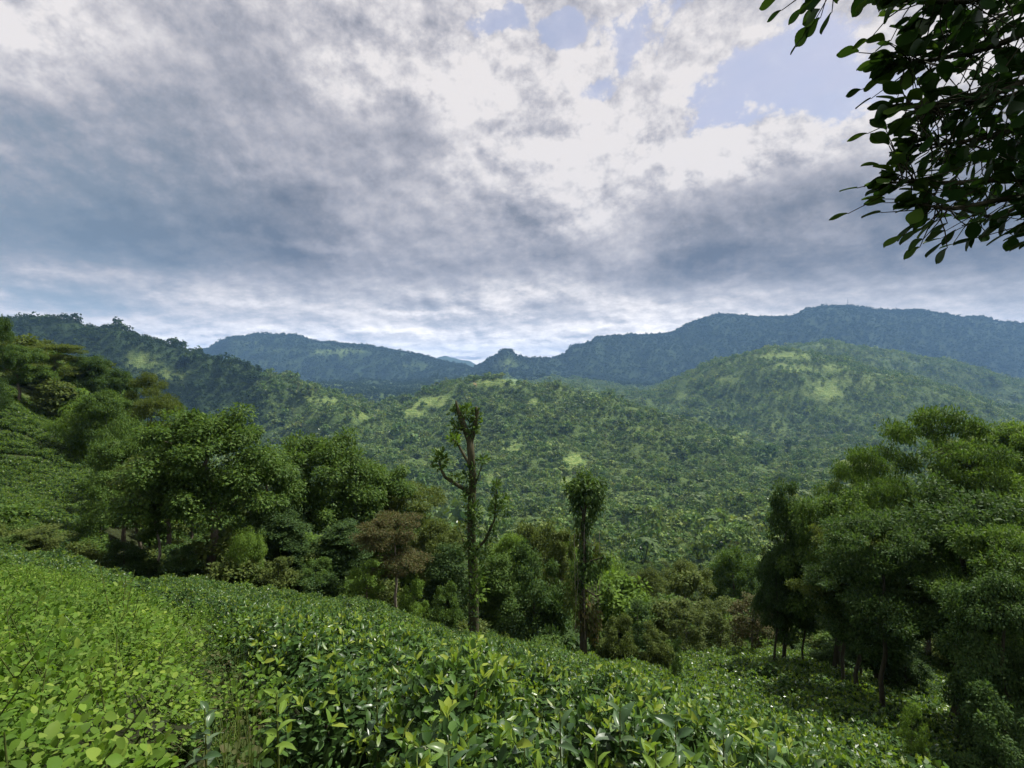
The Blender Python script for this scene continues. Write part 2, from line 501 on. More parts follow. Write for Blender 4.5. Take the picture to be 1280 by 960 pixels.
def clear_at(x, y, z):
    c, s = math.cos(PITCH), math.sin(PITCH)
    yc = y * c - z * s
    zc = z * c + y * s
    px = 640 + F * x / np.maximum(yc, 1); py = 480 - F * zc / np.maximum(yc, 1)
    wob = fbm(x / 60, y / 60, 4)
    g = np.zeros_like(x); r = np.zeros_like(x)
    R = np.hypot(x, y)
    for (cx, cy_, rx, ry, v) in CLEAR:
        q = ((px - cx) / rx) ** 2 + ((py - cy_) / ry) ** 2 + wob * 1.6
        k = np.clip(1.5 - q, 0, 1) * (R > 180)
        if v > 0: g = np.maximum(g, k * v)
        else: r = np.maximum(r, k)
    return g, r


# ------------------------------------------------------------------ terrain mesh
def seg(a, b, n): return np.linspace(a, b, n, endpoint=False)
ths = np.concatenate([seg(-math.pi, -0.95, 60), seg(-0.95, 0.95, 640), np.linspace(0.95, math.pi, 61)])
Rs = np.concatenate([[0.02], np.geomspace(0.6, 12, 30, endpoint=False), np.geomspace(12, 300, 80, endpoint=False), np.geomspace(300, 9000, 270, endpoint=False), np.geomspace(9000, 20500, 24)])
TT, RR = np.meshgrid(ths, Rs)
GX, GY = RR * np.sin(TT), RR * np.cos(TT)
GZ = H(GX.ravel(), GY.ravel()).reshape(GX.shape)
GX[:, -1] = GX[:, 0]; GY[:, -1] = GY[:, 0]; GZ[:, -1] = GZ[:, 0]
nR, nT = GX.shape
ii = np.arange(nR - 1)[:, None] * nT + np.arange(nT - 1)[None]
quads = np.stack([ii, ii + 1, ii + 1 + nT, ii + nT], -1).reshape(-1, 4)[:, ::-1]
cg, cr_ = clear_at(GX.ravel(), GY.ravel(), GZ.ravel())


def new_mat(name):
    m = bpy.data.materials.new(name)
    m.use_nodes = True
    t = NT(m.node_tree)
    b = t.n.get('Principled BSDF')
    return m, t, b


m_ground, t, b = new_mat('hill_ground')
geo = t.n.new('ShaderNodeNewGeometry').outputs['Position']
n1 = t.noise(geo, 0.006, 8, 0.6)
n2 = t.noise(geo, 0.05, 6, 0.65)
n3 = t.noise(geo, 1.6, 5, 0.6)
base = t.ramp(t.m('ADD', t.m('MULTIPLY', n1, 0.5), t.m('MULTIPLY', n2, 0.5)),
              [(0.30, (0.030, 0.055, 0.018)), (0.45, (0.055, 0.090, 0.026)), (0.58, (0.09, 0.13, 0.036)), (0.72, (0.12, 0.16, 0.05))])
ca = t.n.new('ShaderNodeAttribute'); ca.attribute_name = 'pasture'
cb = t.n.new('ShaderNodeAttribute'); cb.attribute_name = 'earth'
nearf = t.n.new('ShaderNodeAttribute'); nearf.attribute_name = 'soil'
wv_ = t.n.new('ShaderNodeTexWave'); wv_.inputs['Scale'].default_value = 0.055; wv_.inputs['Distortion'].default_value = 9.0; wv_.inputs['Detail'].default_value = 3.0; wv_.inputs['Detail Scale'].default_value = 0.4
wv_.bands_direction = 'Z'; t.put(wv_.inputs['Vector'], geo)
past = t.ramp(t.m('ADD', t.m('MULTIPLY', n2, 0.75), t.m('MULTIPLY', wv_.outputs['Fac'], 0.25)), [(0.3, (0.09, 0.15, 0.04)), (0.5, (0.15, 0.21, 0.055)), (0.7, (0.22, 0.26, 0.09))])
c = t.mix(ca.outputs['Fac'], base, past)
c = t.mix(cb.outputs['Fac'], c, (0.30, 0.19, 0.11, 1))
soil = t.ramp(n3, [(0.3, (0.014, 0.018, 0.008)), (0.7, (0.035, 0.04, 0.016))])
shade_at = t.n.new('ShaderNodeAttribute'); shade_at.attribute_name = 'cloud_shade'
c = t.mix(t.m('MULTIPLY', shade_at.outputs['Fac'], t.m('SUBTRACT', 1.0, ca.outputs['Fac'])), c, t.ramp(n2, [(0.3, (0.018, 0.036, 0.015)), (0.7, (0.034, 0.058, 0.022))]))  # cloud shadow painted into the ground colour
c = t.mix(nearf.outputs['Fac'], c, soil)
t.put(b.inputs['Base Color'], c)
b.inputs['Roughness'].default_value = 0.95
b.inputs['Specular IOR Level'].default_value = 0.1
bp = t.n.new('ShaderNodeBump')
bp.inputs['Strength'].default_value = 1.0
bp.inputs['Distance'].default_value = 14.0
t.put(bp.inputs['Height'], t.m('MULTIPLY', t.noise(geo, 0.045, 6, 0.7), 1.0))
t.put(b.inputs['Normal'], bp.outputs[0])
Rr = RR.ravel()
gpx = 640 + F * np.tan(np.clip(TT.ravel(), -1.2, 1.2))
cloud_dim = np.maximum(np.clip((GY.ravel() - 4300) / 500, 0, 1), np.clip((400 - gpx + 60 * fbm(GX.ravel() / 300, GY.ravel() / 300, 3)) / 90, 0, 1) * np.clip((Rr - 1200) / 300, 0, 1))  # mask of the painted cloud shadow: far mountains and left ridge
tme = mesh_np('hills', np.stack([GX, GY, GZ], -1).reshape(-1, 3), quads=quads, smooth=True, mats=[m_ground],
              attrs={'cloud_shade': ('POINT', 'FLOAT', cloud_dim), 'pasture': ('POINT', 'FLOAT', cg), 'earth': ('POINT', 'FLOAT', cr_), 'soil': ('POINT', 'FLOAT', np.clip(1.3 - Rr / 160, 0, 1))})
ter = link('hills', tme, kind='structure', label='steep green hillsides falling to a forested valley')

# ------------------------------------------------------------------ haze: the air over the whole valley
zlo, zhi = float(GZ.min()) - 1.0, float(GZ.max()) + 40.0
hx = 21000.0
hv = [(-hx, -hx, zlo), (hx, -hx, zlo), (hx, hx, zlo), (-hx, hx, zlo), (-hx, -hx, zhi), (hx, -hx, zhi), (hx, hx, zhi), (-hx, hx, zhi)]
hm = bpy.data.materials.new('valley_haze')
hm.use_nodes = True
ht = NT(hm.node_tree)
ht.n.clear()
pv = ht.n.new('ShaderNodeVolumePrincipled')
pv.inputs['Color'].default_value = (0.30, 0.56, 1.0, 1)
pv.inputs['Density'].default_value = 5.0e-5
pv.inputs['Anisotropy'].default_value = 0.0
ho = ht.n.new('ShaderNodeOutputMaterial')
ht.put(ho.inputs['Volume'], pv.outputs[0])
link('haze', mesh_np('haze', hv, quads=[(0, 3, 2, 1), (4, 5, 6, 7), (0, 1, 5, 4), (1, 2, 6, 5), (2, 3, 7, 6), (3, 0, 4, 7)], mats=[hm]), kind='stuff', label='pale blue haze filling the valley air')


# ------------------------------------------------------------------ foliage materials
def leaf_mat(name, cols, transl=0.35, rough=0.45, spec=0.25, by='island', tint=0.0, cell=0.0, gain=1.0):
    """leaf colour varies leaf by leaf (island), tree by tree (object) or both"""
    m = bpy.data.materials.new(name)
    m.use_nodes = True
    t = NT(m.node_tree)
    t.n.clear()
    g = t.n.new('ShaderNodeNewGeometry')
    oi = t.n.new('ShaderNodeObjectInfo')
    if by == 'island':
        f = g.outputs['Random Per Island']
    elif by == 'object':
        f = oi.outputs['Random']
    else:
        f = t.m('ADD', t.m('MULTIPLY', g.outputs['Random Per Island'], 0.45), t.m('MULTIPLY', oi.outputs['Random'], 0.55))
    n = len(cols)
    c = t.ramp(f, [((i + 0.5) / n, q) for i, q in enumerate(cols)])
    if gain != 1.0:
        c = t.mix(1.0, c, (gain, gain, gain, 1), 'MULTIPLY')
    if cell:
        nn = t.noise(g.outputs['Position'], cell, 3, 0.55)
        c = t.mix(1.0, c, t.ramp(nn, [(0.32, (0.55, 0.62, 0.55)), (0.5, (0.95, 0.97, 0.95)), (0.68, (1.45, 1.32, 1.2))]), 'MULTIPLY')
    df = t.n.new('ShaderNodeBsdfDiffuse')
    t.put(df.inputs[0], c)
    tr = t.n.new('ShaderNodeBsdfTranslucent')
    t.put(tr.inputs[0], t.mix(1.0, c, (1.25, 1.3, 0.55, 1), 'MULTIPLY'))
    mx = t.n.new('ShaderNodeMixShader')
    mx.inputs[0].default_value = transl
    t.put(mx.inputs[1], df.outputs[0]); t.put(mx.inputs[2], tr.outputs[0])
    out = mx.outputs[0]
    if spec:
        gl = t.n.new('ShaderNodeBsdfGlossy')
        gl.inputs['Roughness'].default_value = rough
        gl.inputs[0].default_value = (1, 1, 1, 1)
        fr = t.n.new('ShaderNodeFresnel'); fr.inputs[0].default_value = 1.42
        m2 = t.n.new('ShaderNodeMixShader')
        t.put(m2.inputs[0], t.m('MULTIPLY', fr.outputs[0], spec))
        t.put(m2.inputs[1], out); t.put(m2.inputs[2], gl.outputs[0])
        out = m2.outputs[0]
    o = t.n.new('ShaderNodeOutputMaterial')
    t.put(o.inputs[0], out)
    return m


def bark_mat(name, a, b_, scale=6.0):
    m, t, b = new_mat(name)
    tcn = t.n.new('ShaderNodeTexCoord').outputs['Object']
    v = t.v('MULTIPLY', tcn, (1, 1, 0.35))
    n = t.noise(v, scale, 7, 0.65)
    t.put(b.inputs['Base Color'], t.ramp(n, [(0.32, a), (0.62, b_)]))
    b.inputs['Roughness'].default_value = 0.9
    b.inputs['Specular IOR Level'].default_value = 0.15
    bp = t.n.new('ShaderNodeBump'); bp.inputs['Distance'].default_value = 0.03
    t.put(bp.inputs['Height'], n); t.put(b.inputs['Normal'], bp.outputs[0])
    return m


# ------------------------------------------------------------------ leaf geometry
LEAF_SHAPES = {
    # (across, along, lift) outline vertices and faces, unit length leaf pointing +Y, face up +Z
    'card': (np.array([(-.42, 0.12, 0), (.42, 0.12, 0), (.38, .9, .02), (-.38, .9, .02)]), [(0, 1, 2, 3)]),
    'rhomb': (np.array([(0, 0, 0), (.30, .48, .05), (0, 1, -.06), (-.30, .48, .05)]), [(0, 1, 2, 3)]),
    'ovate': (np.array([(0, 0, 0), (.20, .16, .04), (.31, .42, .05), (.22, .74, 0), (0, 1, -.10), (-.22, .74, 0), (-.31, .42, .05), (-.20, .16, .04), (0, .45, -.01)]),
              [(0, 1, 2, 8), (8, 2, 3, 4), (8, 4, 5, 6), (8, 6, 7, 0)]),
    'fold': (np.array([(0, 0, 0), (.21, .33, .07), (.17, .72, .02), (0, 1, -.10), (-.17, .72, .02), (-.21, .33, .07), (0, .4, 0), (0, .74, -.02)]),
             [(0, 1, 6, 6), (1, 2, 7, 6), (2, 3, 7, 7), (3, 4, 7, 7), (4, 5, 6, 7), (5, 0, 6, 6)]),
}


def frames(dirs, ups):
    d = dirs / (np.linalg.norm(dirs, axis=1, keepdims=True) + 1e-9)
    r = np.cross(d, ups)
    r /= (np.linalg.norm(r, axis=1, keepdims=True) + 1e-9)
    u = np.cross(r, d)
    return r, d, u


def leaves(pos, dirs, ups, size, shape='rhomb', width=1.0):
    """arrays of leaf verts, quads, tris"""
    V0, Fs = LEAF_SHAPES[shape]
    r, d, u = frames(dirs, ups)
    N = len(pos); n = len(V0)
    size = np.broadcast_to(np.asarray(size, float), (N,))
    V = pos[:, None] + size[:, None, None] * (V0[None, :, 0:1] * width * r[:, None] + V0[None, :, 1:2] * d[:, None] + V0[None, :, 2:3] * u[:, None])
    off = (np.arange(N) * n)[:, None, None]
    Q = np.array([f for f in Fs if f[2] != f[3]], dtype=int).reshape(-1, 4)
    T = np.array([f[:3] for f in Fs if f[2] == f[3]], dtype=int).reshape(-1, 3)
    return V.reshape(-1, 3), (Q[None] + off).reshape(-1, 4) if len(Q) else np.zeros((0, 4), int), (T[None] + off).reshape(-1, 3) if len(T) else np.zeros((0, 3), int)


class Geo:
    def __init__(s):
        s.V, s.Q, s.T, s.n = [], [], [], 0

    def add(s, V, Q=None, T=None):
        s.V.append(np.asarray(V, float).reshape(-1, 3))
        if Q is not None and len(Q): s.Q.append(np.asarray(Q) + s.n)
        if T is not None and len(T): s.T.append(np.asarray(T) + s.n)
        s.n += len(s.V[-1])
        return s

    def leaves(s, *a, **k):
        return s.add(*leaves(*a, **k))

    def tube(s, pts, rad, sides=6, cap=True):
        pts = np.asarray(pts, float); rad = np.broadcast_to(np.asarray(rad, float), (len(pts),))
        tan = np.gradient(pts, axis=0)
        ref = np.array([0.31, 0.95, 0.05])
        V = []
        for p, t_, r_ in zip(pts, tan, rad):
            t_ = t_ / (np.linalg.norm(t_) + 1e-9)
            a = np.cross(t_, ref); a /= (np.linalg.norm(a) + 1e-9); b = np.cross(t_, a)
            for k in range(sides):
                w = 2 * math.pi * k / sides
                V.append(p + r_ * (math.cos(w) * a + math.sin(w) * b))
        n = len(pts)
        Q = [(i * sides + k, i * sides + (k + 1) % sides, (i + 1) * sides + (k + 1) % sides, (i + 1) * sides + k) for i in range(n - 1) for k in range(sides)]
        T = []
        if cap:
            V.append(pts[-1] + (pts[-1] - pts[-2]) * 0.02)
            c = n * sides
            T = [((n - 1) * sides + k, (n - 1) * sides + (k + 1) % sides, c) for k in range(sides)]
        return s.add(V, Q, T)

    def mesh(s, name, mats, smooth=False):
        return mesh_np(name, np.concatenate(s.V), np.concatenate(s.Q) if s.Q else None, np.concatenate(s.T) if s.T else None, smooth=smooth, mats=mats)


def rsph(n, g=rng):
    v = g.normal(size=(n, 3))
    return v / np.linalg.norm(v, axis=1, keepdims=True)


# ------------------------------------------------------------------ instanced forest (one mass nobody could count)
def scatter_object(name, pts, rots, scl, idx, protos, label, extra=None):
    me = bpy.data.meshes.new(name)
    me.vertices.add(len(pts))
    me.vertices.foreach_set('co', np.asarray(pts, np.float32).ravel())
    for k, typ, val in (('rot', 'FLOAT_VECTOR', rots), ('scl', 'FLOAT_VECTOR', scl), ('idx', 'INT', idx)):
        a = me.attributes.new(k, typ, 'POINT')
        a.data.foreach_set('vector' if typ == 'FLOAT_VECTOR' else 'value', np.asarray(val, np.int32 if typ == 'INT' else np.float32).ravel())
    me.update()
    o = link(name, me, label=label, kind='stuff')
    pc = bpy.data.collections.new(name + '_kinds')
    for i, p in enumerate(protos):
        q = bpy.data.objects.new('%02d_%s' % (i, p.name), p)
        pc.objects.link(q)
    ng = bpy.data.node_groups.new(name, 'GeometryNodeTree')
    ng.interface.new_socket('Geometry', in_out='INPUT', socket_type='NodeSocketGeometry')
    ng.interface.new_socket('Geometry', in_out='OUTPUT', socket_type='NodeSocketGeometry')
    N, L = ng.nodes, ng.links
    gi, go = N.new('NodeGroupInput'), N.new('NodeGroupOutput')
    ci = N.new('GeometryNodeCollectionInfo')
    ci.inputs['Collection'].default_value = pc
    ci.inputs['Separate Children'].default_value = True
    ci.inputs['Reset Children'].default_value = True
    ip = N.new('GeometryNodeInstanceOnPoints')
    ip.inputs['Pick Instance'].default_value = True
    def attr(nm, ty):
        a = N.new('GeometryNodeInputNamedAttribute'); a.data_type = ty; a.inputs['Name'].default_value = nm
        return a.outputs['Attribute']
    e2r = N.new('FunctionNodeEulerToRotation')
    L.new(attr('rot', 'FLOAT_VECTOR'), e2r.inputs[0])
    L.new(gi.outputs[0], ip.inputs['Points'])
    L.new(ci.outputs[0], ip.inputs['Instance'])
    L.new(attr('idx', 'INT'), ip.inputs['Instance Index'])
    L.new(e2r.outputs[0], ip.inputs['Rotation'])
    L.new(attr('scl', 'FLOAT_VECTOR'), ip.inputs['Scale'])
    L.new(ip.outputs[0], go.inputs[0])
    md = o.modifiers.new('scatter', 'NODES')
    md.node_group = ng
    return o


M_bark = bark_mat('grey_bark', (0.06, 0.05, 0.036), (0.16, 0.135, 0.10))
M_barkdark = bark_mat('mossy_bark', (0.018, 0.020, 0.012), (0.06, 0.055, 0.035))
M_barkpale = bark_mat('pale_bark', (0.17, 0.14, 0.11), (0.36, 0.31, 0.26))
FC = [(0.030, 0.060, 0.020), (0.045, 0.082, 0.024), (0.060, 0.105, 0.030), (0.085, 0.135, 0.036), (0.050, 0.088, 0.034), (0.115, 0.145, 0.045), (0.032, 0.058, 0.026), (0.15, 0.20, 0.055), (0.028, 0.052, 0.022), (0.10, 0.105, 0.05)]
M_forest = leaf_mat('forest_foliage', FC, transl=0.25, spec=0.08, rough=0.55, by='both', gain=1.6, cell=0.012)
M_forest_shade = leaf_mat('cloud_shaded_foliage', [(0.018, 0.036, 0.016), (0.026, 0.048, 0.018), (0.036, 0.062, 0.022), (0.05, 0.078, 0.026)], transl=0.2, spec=0.0, by='both')  # foliage colour darkened to stand for cloud shadow on mountains and left ridge
M_palm = leaf_mat('palm_fronds', [(0.05, 0.085, 0.025), (0.08, 0.12, 0.04), (0.11, 0.15, 0.05)], transl=0.25, spec=0.1, rough=0.5, by='object')


def far_crown(n, seed, flat=0.8, lump=5, mat=None):
    g = np.random.default_rng(seed)
    G = Geo()
    lc = rsph(lump, g) * np.array([.55, .55, .35]) + np.array([0, 0, 0.1])
    lr = g.uniform(0.38, 0.62, lump)
    k = g.integers(0, lump, n)
    dd = rsph(n, g); dd[:, 2] = np.abs(dd[:, 2]) * 1.0 - 0.35 * (g.random(n) < .35)
    p = lc[k] + dd * lr[k][:, None] * np.array([1, 1, flat])
    nr = dd + 0.7 * rsph(n, g)
    side = np.cross(nr, rsph(n, g))
    G.leaves(p + np.array([0, 0, .75]), side, nr, g.uniform(0.22, 0.38, n), 'card')
    G.tube([(0, 0, -0.5), (0, 0, .6)], [.05, .03], 4)
    return G.mesh('forest_crown', [mat or M_forest])


def palm(seed, tall=2.1):
    g = np.random.default_rng(seed)
    G = Geo()
    G.tube([(0, 0, -.3), (.04, 0, tall * .5), (.1, .02, tall)], [.045, .035, .03], 4)
    for i in range(13):
        a = i * 2.4 + g.uniform(-.2, .2); el = g.uniform(-.1, .9)
        dx = np.array([math.cos(a), math.sin(a), 0])
        pts = [np.array([.1, .02, tall]) + dx * r * math.cos(el) + np.array([0, 0, r * math.sin(el) - r * r * .75]) for r in (0, .3, .6, .9)]
        side = np.cross(dx, (0, 0, 1)) * 0.13
        V = []
        for j, p in enumerate(pts):
            w = (.4, 1, .9, .15)[j]
            V += [p - side * w - np.array([0, 0, .06 * w]), p, p + side * w - np.array([0, 0, .06 * w])]
        Q = []
        for j in range(3):
            Q += [(j * 3, j * 3 + 1, j * 3 + 4, j * 3 + 3), (j * 3 + 1, j * 3 + 2, j * 3 + 5, j * 3 + 4)]
        G.add(V, Q)
    return G.mesh('palm', [M_palm])


far_kinds = [far_crown(120, 11), far_crown(120, 12, 1.0, 4), far_crown(110, 13, .6, 6), far_crown(100, 14, 1.4, 3), palm(15), far_crown(90, 16, .7, 5)]
far_kinds_lo = [far_crown(60, 21, .8, 6), far_crown(60, 22, .7, 7), far_crown(60, 23, 1.0, 5)]
far_kinds_lo += [far_crown(70, 24, .8, 6, M_forest_shade), far_crown(70, 25, 1.0, 5, M_forest_shade)]

egrid = (GZ + 6 * (RR > 100)) / RR
runmax = np.maximum.accumulate(egrid, axis=0)
tcols = ths


def vis_mask(x, y, ztop, margin):
    th = np.arctan2(x, y); R = np.hypot(x, y)
    ci = np.clip(np.searchsorted(ths, th), 0, nT - 1)
    ri = np.clip(np.searchsorted(Rs, R * 0.985) - 1, 0, nR - 1)
    return ztop / R > runmax[ri, ci] - margin


def band_points(R0, R1, spacing, th0=-0.86, th1=0.86):
    area = 0.5 * (th1 - th0) * (R1**2 - R0**2)
    n = int(area / spacing**2)
    # stratified: random points then thin out close pairs by hashing to cells
    R = np.sqrt(rng.uniform(R0**2, R1**2, int(n * 1.9)))
    th = rng.uniform(th0, th1, int(n * 1.9))
    x, y = R * np.sin(th), R * np.cos(th)
    cell = (np.floor(x / spacing).astype(np.int64) * 100003 + np.floor(y / spacing).astype(np.int64))
    _, ui = np.unique(cell, return_index=True)
    return x[ui], y[ui]


bands = [(330, 800, 9.0, 5.2, 0), (800, 1300, 10.5, 6.0, 0), (1300, 2500, 12.5, 7.0, 0), (2500, 4900, 16, 8.5, 1), (4900, 9300, 23, 12.5, 1)]
ap, ar, asc, ai = [], [], [], []
for (R0, R1, sp, rad, lo) in bands:
    x, y = band_points(R0, R1, sp)
    z = H(x, y)
    keep = vis_mask(x, y, z + rad * 1.8, 0.006)
    g_, r_ = clear_at(x, y, z)
    patch = fbm(x / 140, y / 140, 4)
    dens = np.clip(1.1 - 3.4 * np.clip(patch - 0.02, 0, 1), 0.22, 1)
    keep &= (rng.random(len(x)) < dens) & (rng.random(len(x)) > np.maximum(g_, r_) * 0.98)
    x, y, z = x[keep], y[keep], z[keep]
    n = len(x)
    s = rad * np.exp(rng.normal(0, 0.38, n)) * (1 + 0.5 * fbm(x / 60, y / 60, 2))
    s = np.where(rng.random(n) < (.04 if R0 < 2000 else 0), s * 1.7, np.clip(s, rad * .35, rad * 2.3))
    ap.append(np.stack([x, y, z - s * 0.15], -1))
    ar.append(np.stack([rng.normal(0, .08, n), rng.normal(0, .08, n), rng.uniform(0, 6.28, n)], -1))
    hsc = s * rng.uniform(0.75, 1.15, n)
    asc.append(np.stack([s, s, hsc], -1))
    if lo:
        ai.append(np.where((y > 4600) | (x < -600), rng.integers(9, 11, n), rng.integers(6, 9, n)))  # far and left crowns take the painted cloud-shadow colour
    else:
        k = rng.choice([0, 1, 2, 3, 4, 5], n, p=[.24, .2, .2, .08, .08, .2])
        px_ = 640 + F * x / y
        in_cloud_shade = (px_ < 330 + 60 * fbm(x / 300, y / 300, 3)) & (R0 >= 1300)  # left ridge crowns, coloured as under cloud shadow
        ai.append(np.where(in_cloud_shade, rng.integers(9, 11, n), k))
    print('band', R0, R1, n)
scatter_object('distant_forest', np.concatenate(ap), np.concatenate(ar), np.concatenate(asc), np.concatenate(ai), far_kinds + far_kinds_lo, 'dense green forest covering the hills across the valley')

# ------------------------------------------------------------------ foliage palettes
M_tea = leaf_mat('tea_leaf', [(0.030, 0.070, 0.016), (0.042, 0.095, 0.019), (0.060, 0.125, 0.024), (0.040, 0.085, 0.026), (0.085, 0.16, 0.030), (0.026, 0.060, 0.018)], transl=0.32, spec=0.38, rough=0.36, cell=0.7)
M_shoot = leaf_mat('tea_shoot', [(0.14, 0.23, 0.03), (0.18, 0.27, 0.04), (0.12, 0.21, 0.035), (0.22, 0.28, 0.04)], transl=0.42, spec=0.2, rough=0.45)
M_weed = leaf_mat('weed_leaf', [(0.080, 0.155, 0.022), (0.10, 0.19, 0.026), (0.13, 0.22, 0.032), (0.07, 0.13, 0.022), (0.17, 0.25, 0.045)], transl=0.45, spec=0.10, rough=0.5, cell=0.9)
M_green = leaf_mat('mid_green_foliage', [(0.045, 0.090, 0.020), (0.062, 0.115, 0.024), (0.085, 0.145, 0.030), (0.052, 0.098, 0.026), (0.11, 0.17, 0.038)], transl=0.38, spec=0.10, rough=0.45)
M_dark = leaf_mat('dark_green_foliage', [(0.032, 0.066, 0.022), (0.044, 0.086, 0.025), (0.058, 0.104, 0.031), (0.074, 0.12, 0.038)], transl=0.40, spec=0.09, rough=0.45)
M_olive = leaf_mat('olive_foliage', [(0.070, 0.098, 0.026), (0.092, 0.125, 0.032), (0.12, 0.15, 0.040), (0.058, 0.09, 0.026)], transl=0.38, spec=0.08, rough=0.45)
M_bright = leaf_mat('bright_green_foliage', [(0.09, 0.16, 0.028), (0.12, 0.20, 0.035), (0.15, 0.235, 0.04), (0.08, 0.14, 0.03)], transl=0.42, spec=0.1, rough=0.4)
M_rust = leaf_mat('brownish_foliage', [(0.088, 0.078, 0.034), (0.11, 0.092, 0.044), (0.070, 0.080, 0.030), (0.062, 0.085, 0.028)], transl=0.3, spec=0.08, rough=0.5)
M_dry = leaf_mat('dry_foliage', [(0.16, 0.13, 0.07), (0.10, 0.11, 0.045), (0.075, 0.095, 0.035), (0.20, 0.16, 0.10)], transl=0.3, spec=0.1, rough=0.5)
M_glossdark = leaf_mat('thick_glossy_leaf', [(0.016, 0.042, 0.010), (0.024, 0.056, 0.012), (0.032, 0.070, 0.014), (0.06, 0.11, 0.018)], transl=0.20, spec=0.07, rough=0.45, by='object')
M_core = leaf_mat('shaded_bush_core', [(0.018, 0.034, 0.010), (0.026, 0.046, 0.013)], transl=0.0, spec=0.0)  # dark dome colour, painting the shade deep inside the tea bushes
M_broad = leaf_mat('broad_leaf', [(0.045, 0.09, 0.035), (0.07, 0.125, 0.05), (0.055, 0.10, 0.045), (0.10, 0.16, 0.045), (0.08, 0.12, 0.07)], transl=0.3, spec=0.6, rough=0.32, by='object')
MAT = dict(green=M_green, dark=M_dark, olive=M_olive, bright=M_bright, rust=M_rust, dry=M_dry)


def dome(R, h, seed, mat_i=0, seg_=10, ring=4):
    g = np.random.default_rng(seed)
    V = []
    for i in range(ring + 1):
        f = i / ring
        r = R * math.sin(f * math.pi / 2) ** 0.8 if i else 0.001
        z = h * math.cos(f * math.pi / 2) ** 0.5
        for k in range(seg_):
            a = 2 * math.pi * k / seg_
            q = 1 + g.uniform(-.1, .1)
            V.append((r * math.cos(a) * q, r * math.sin(a) * q, z * (1 + g.uniform(-.05, .05))))
    Q = [(i * seg_ + k, (i + 1) * seg_ + k, (i + 1) * seg_ + (k + 1) % seg_, i * seg_ + (k + 1) % seg_) for i in range(ring) for k in range(seg_)]
    return V, Q


def join_meshes(name, parts):
    """parts: (Geo, material) pairs -> one mesh with several materials"""
    V, Q, T, mi_q, mi_t, n = [], [], [], [], [], 0
    for i, (G, m_) in enumerate(parts):
        v = np.concatenate(G.V)
        V.append(v)
        if G.Q:
            q = np.concatenate(G.Q) + n; Q.append(q); mi_q += [i] * len(q)
        if G.T:
            t_ = np.concatenate(G.T) + n; T.append(t_); mi_t += [i] * len(t_)
        n += len(v)
    return mesh_np(name, np.concatenate(V), np.concatenate(Q) if Q else None, np.concatenate(T) if T else None, mats=[p[1] for p in parts], matidx=mi_q + mi_t)


# ------------------------------------------------------------------ tea bushes
def bush_points(n, R, h, g):
    a = g.uniform(0, 2 * math.pi, n)
    r = R * np.sqrt(g.random(n)) * 1.04
    q = r / R
    z = h * (1 - 0.70 * q ** 3.0) + g.normal(0, 0.04, n)
    low = g.random(n) < 0.22
    z = np.where(low, z * g.uniform(0.45, 0.95, n), z)
    r = np.where(low, R * g.uniform(.86, 1.02, n), r)
    p = np.stack([r * np.cos(a), r * np.sin(a), z], -1)
    out = np.stack([np.cos(a), np.sin(a), np.zeros(n)], -1)
    return p, out, q, low


def tea_meshes(seed, n, ns, shape='fold', size=0.100, R=0.62, h=0.88):
    g = np.random.default_rng(seed)
    A = Geo()
    p, out, q, low = bush_points(n, R, h, g)
    rd = rsph(n, g)
    dirs = out * (0.35 + .6 * q[:, None]) + rd * 0.75 + np.array([0, 0, 0.30])
    ups = np.array([0, 0, 1.0]) + out * .4 + rsph(n, g) * .45
    A.leaves(p - dirs * size * .4, dirs, ups, size * g.uniform(.6, 1.25, n), shape)
    B = Geo()
    pi, oi, qi, li = bush_points(ns, R * .97, h + .02, g)
    for k in range(3):
        d_ = rsph(ns, g) * .75 + np.array([0, 0, 1.0 - .25 * k]) + oi * .15
        B.leaves(pi, d_, rsph(ns, g) + oi, size * g.uniform(.55, .95, ns), shape, .85)
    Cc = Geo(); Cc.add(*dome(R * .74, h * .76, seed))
    S = Geo()
    for k in range(7):
        a = g.uniform(0, 6.28)
        e = np.array([math.cos(a), math.sin(a), 0]) * R * .7
        S.tube([(0, 0, -.15), e * .35 + np.array([0, 0, .25]), e + np.array([0, 0, h * .8])], [.03, .022, .012], 4, False)
    return A, B, Cc, S


tea_near = []
for k in range(5):
    A, B, Cc, S = tea_meshes(100 + k, 1250, 130)
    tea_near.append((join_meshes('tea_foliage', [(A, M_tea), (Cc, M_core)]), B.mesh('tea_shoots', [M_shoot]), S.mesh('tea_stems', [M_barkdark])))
tea_mid = []
for k in range(4):
    A, B, Cc, S = tea_meshes(120 + k, 520, 70, 'rhomb', .115)
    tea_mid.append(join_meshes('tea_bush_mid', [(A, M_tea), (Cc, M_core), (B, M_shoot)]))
tea_far = []
for k in range(3):
    A, B, Cc, S = tea_meshes(140 + k, 170, 40, 'rhomb', .2)
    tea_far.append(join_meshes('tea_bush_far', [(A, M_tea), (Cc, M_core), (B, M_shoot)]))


def in_weeds(x, y):
    u = x / np.maximum(y, .1)
    return (u < -0.575 - 0.010 * y) & (y < 20)


def in_gap(x, y):
    u = x / np.maximum(y, .1)
    e = (u - (-0.575 - 0.010 * y)) * y
    return (e > -.42) & (e < .95) & (y < 17)


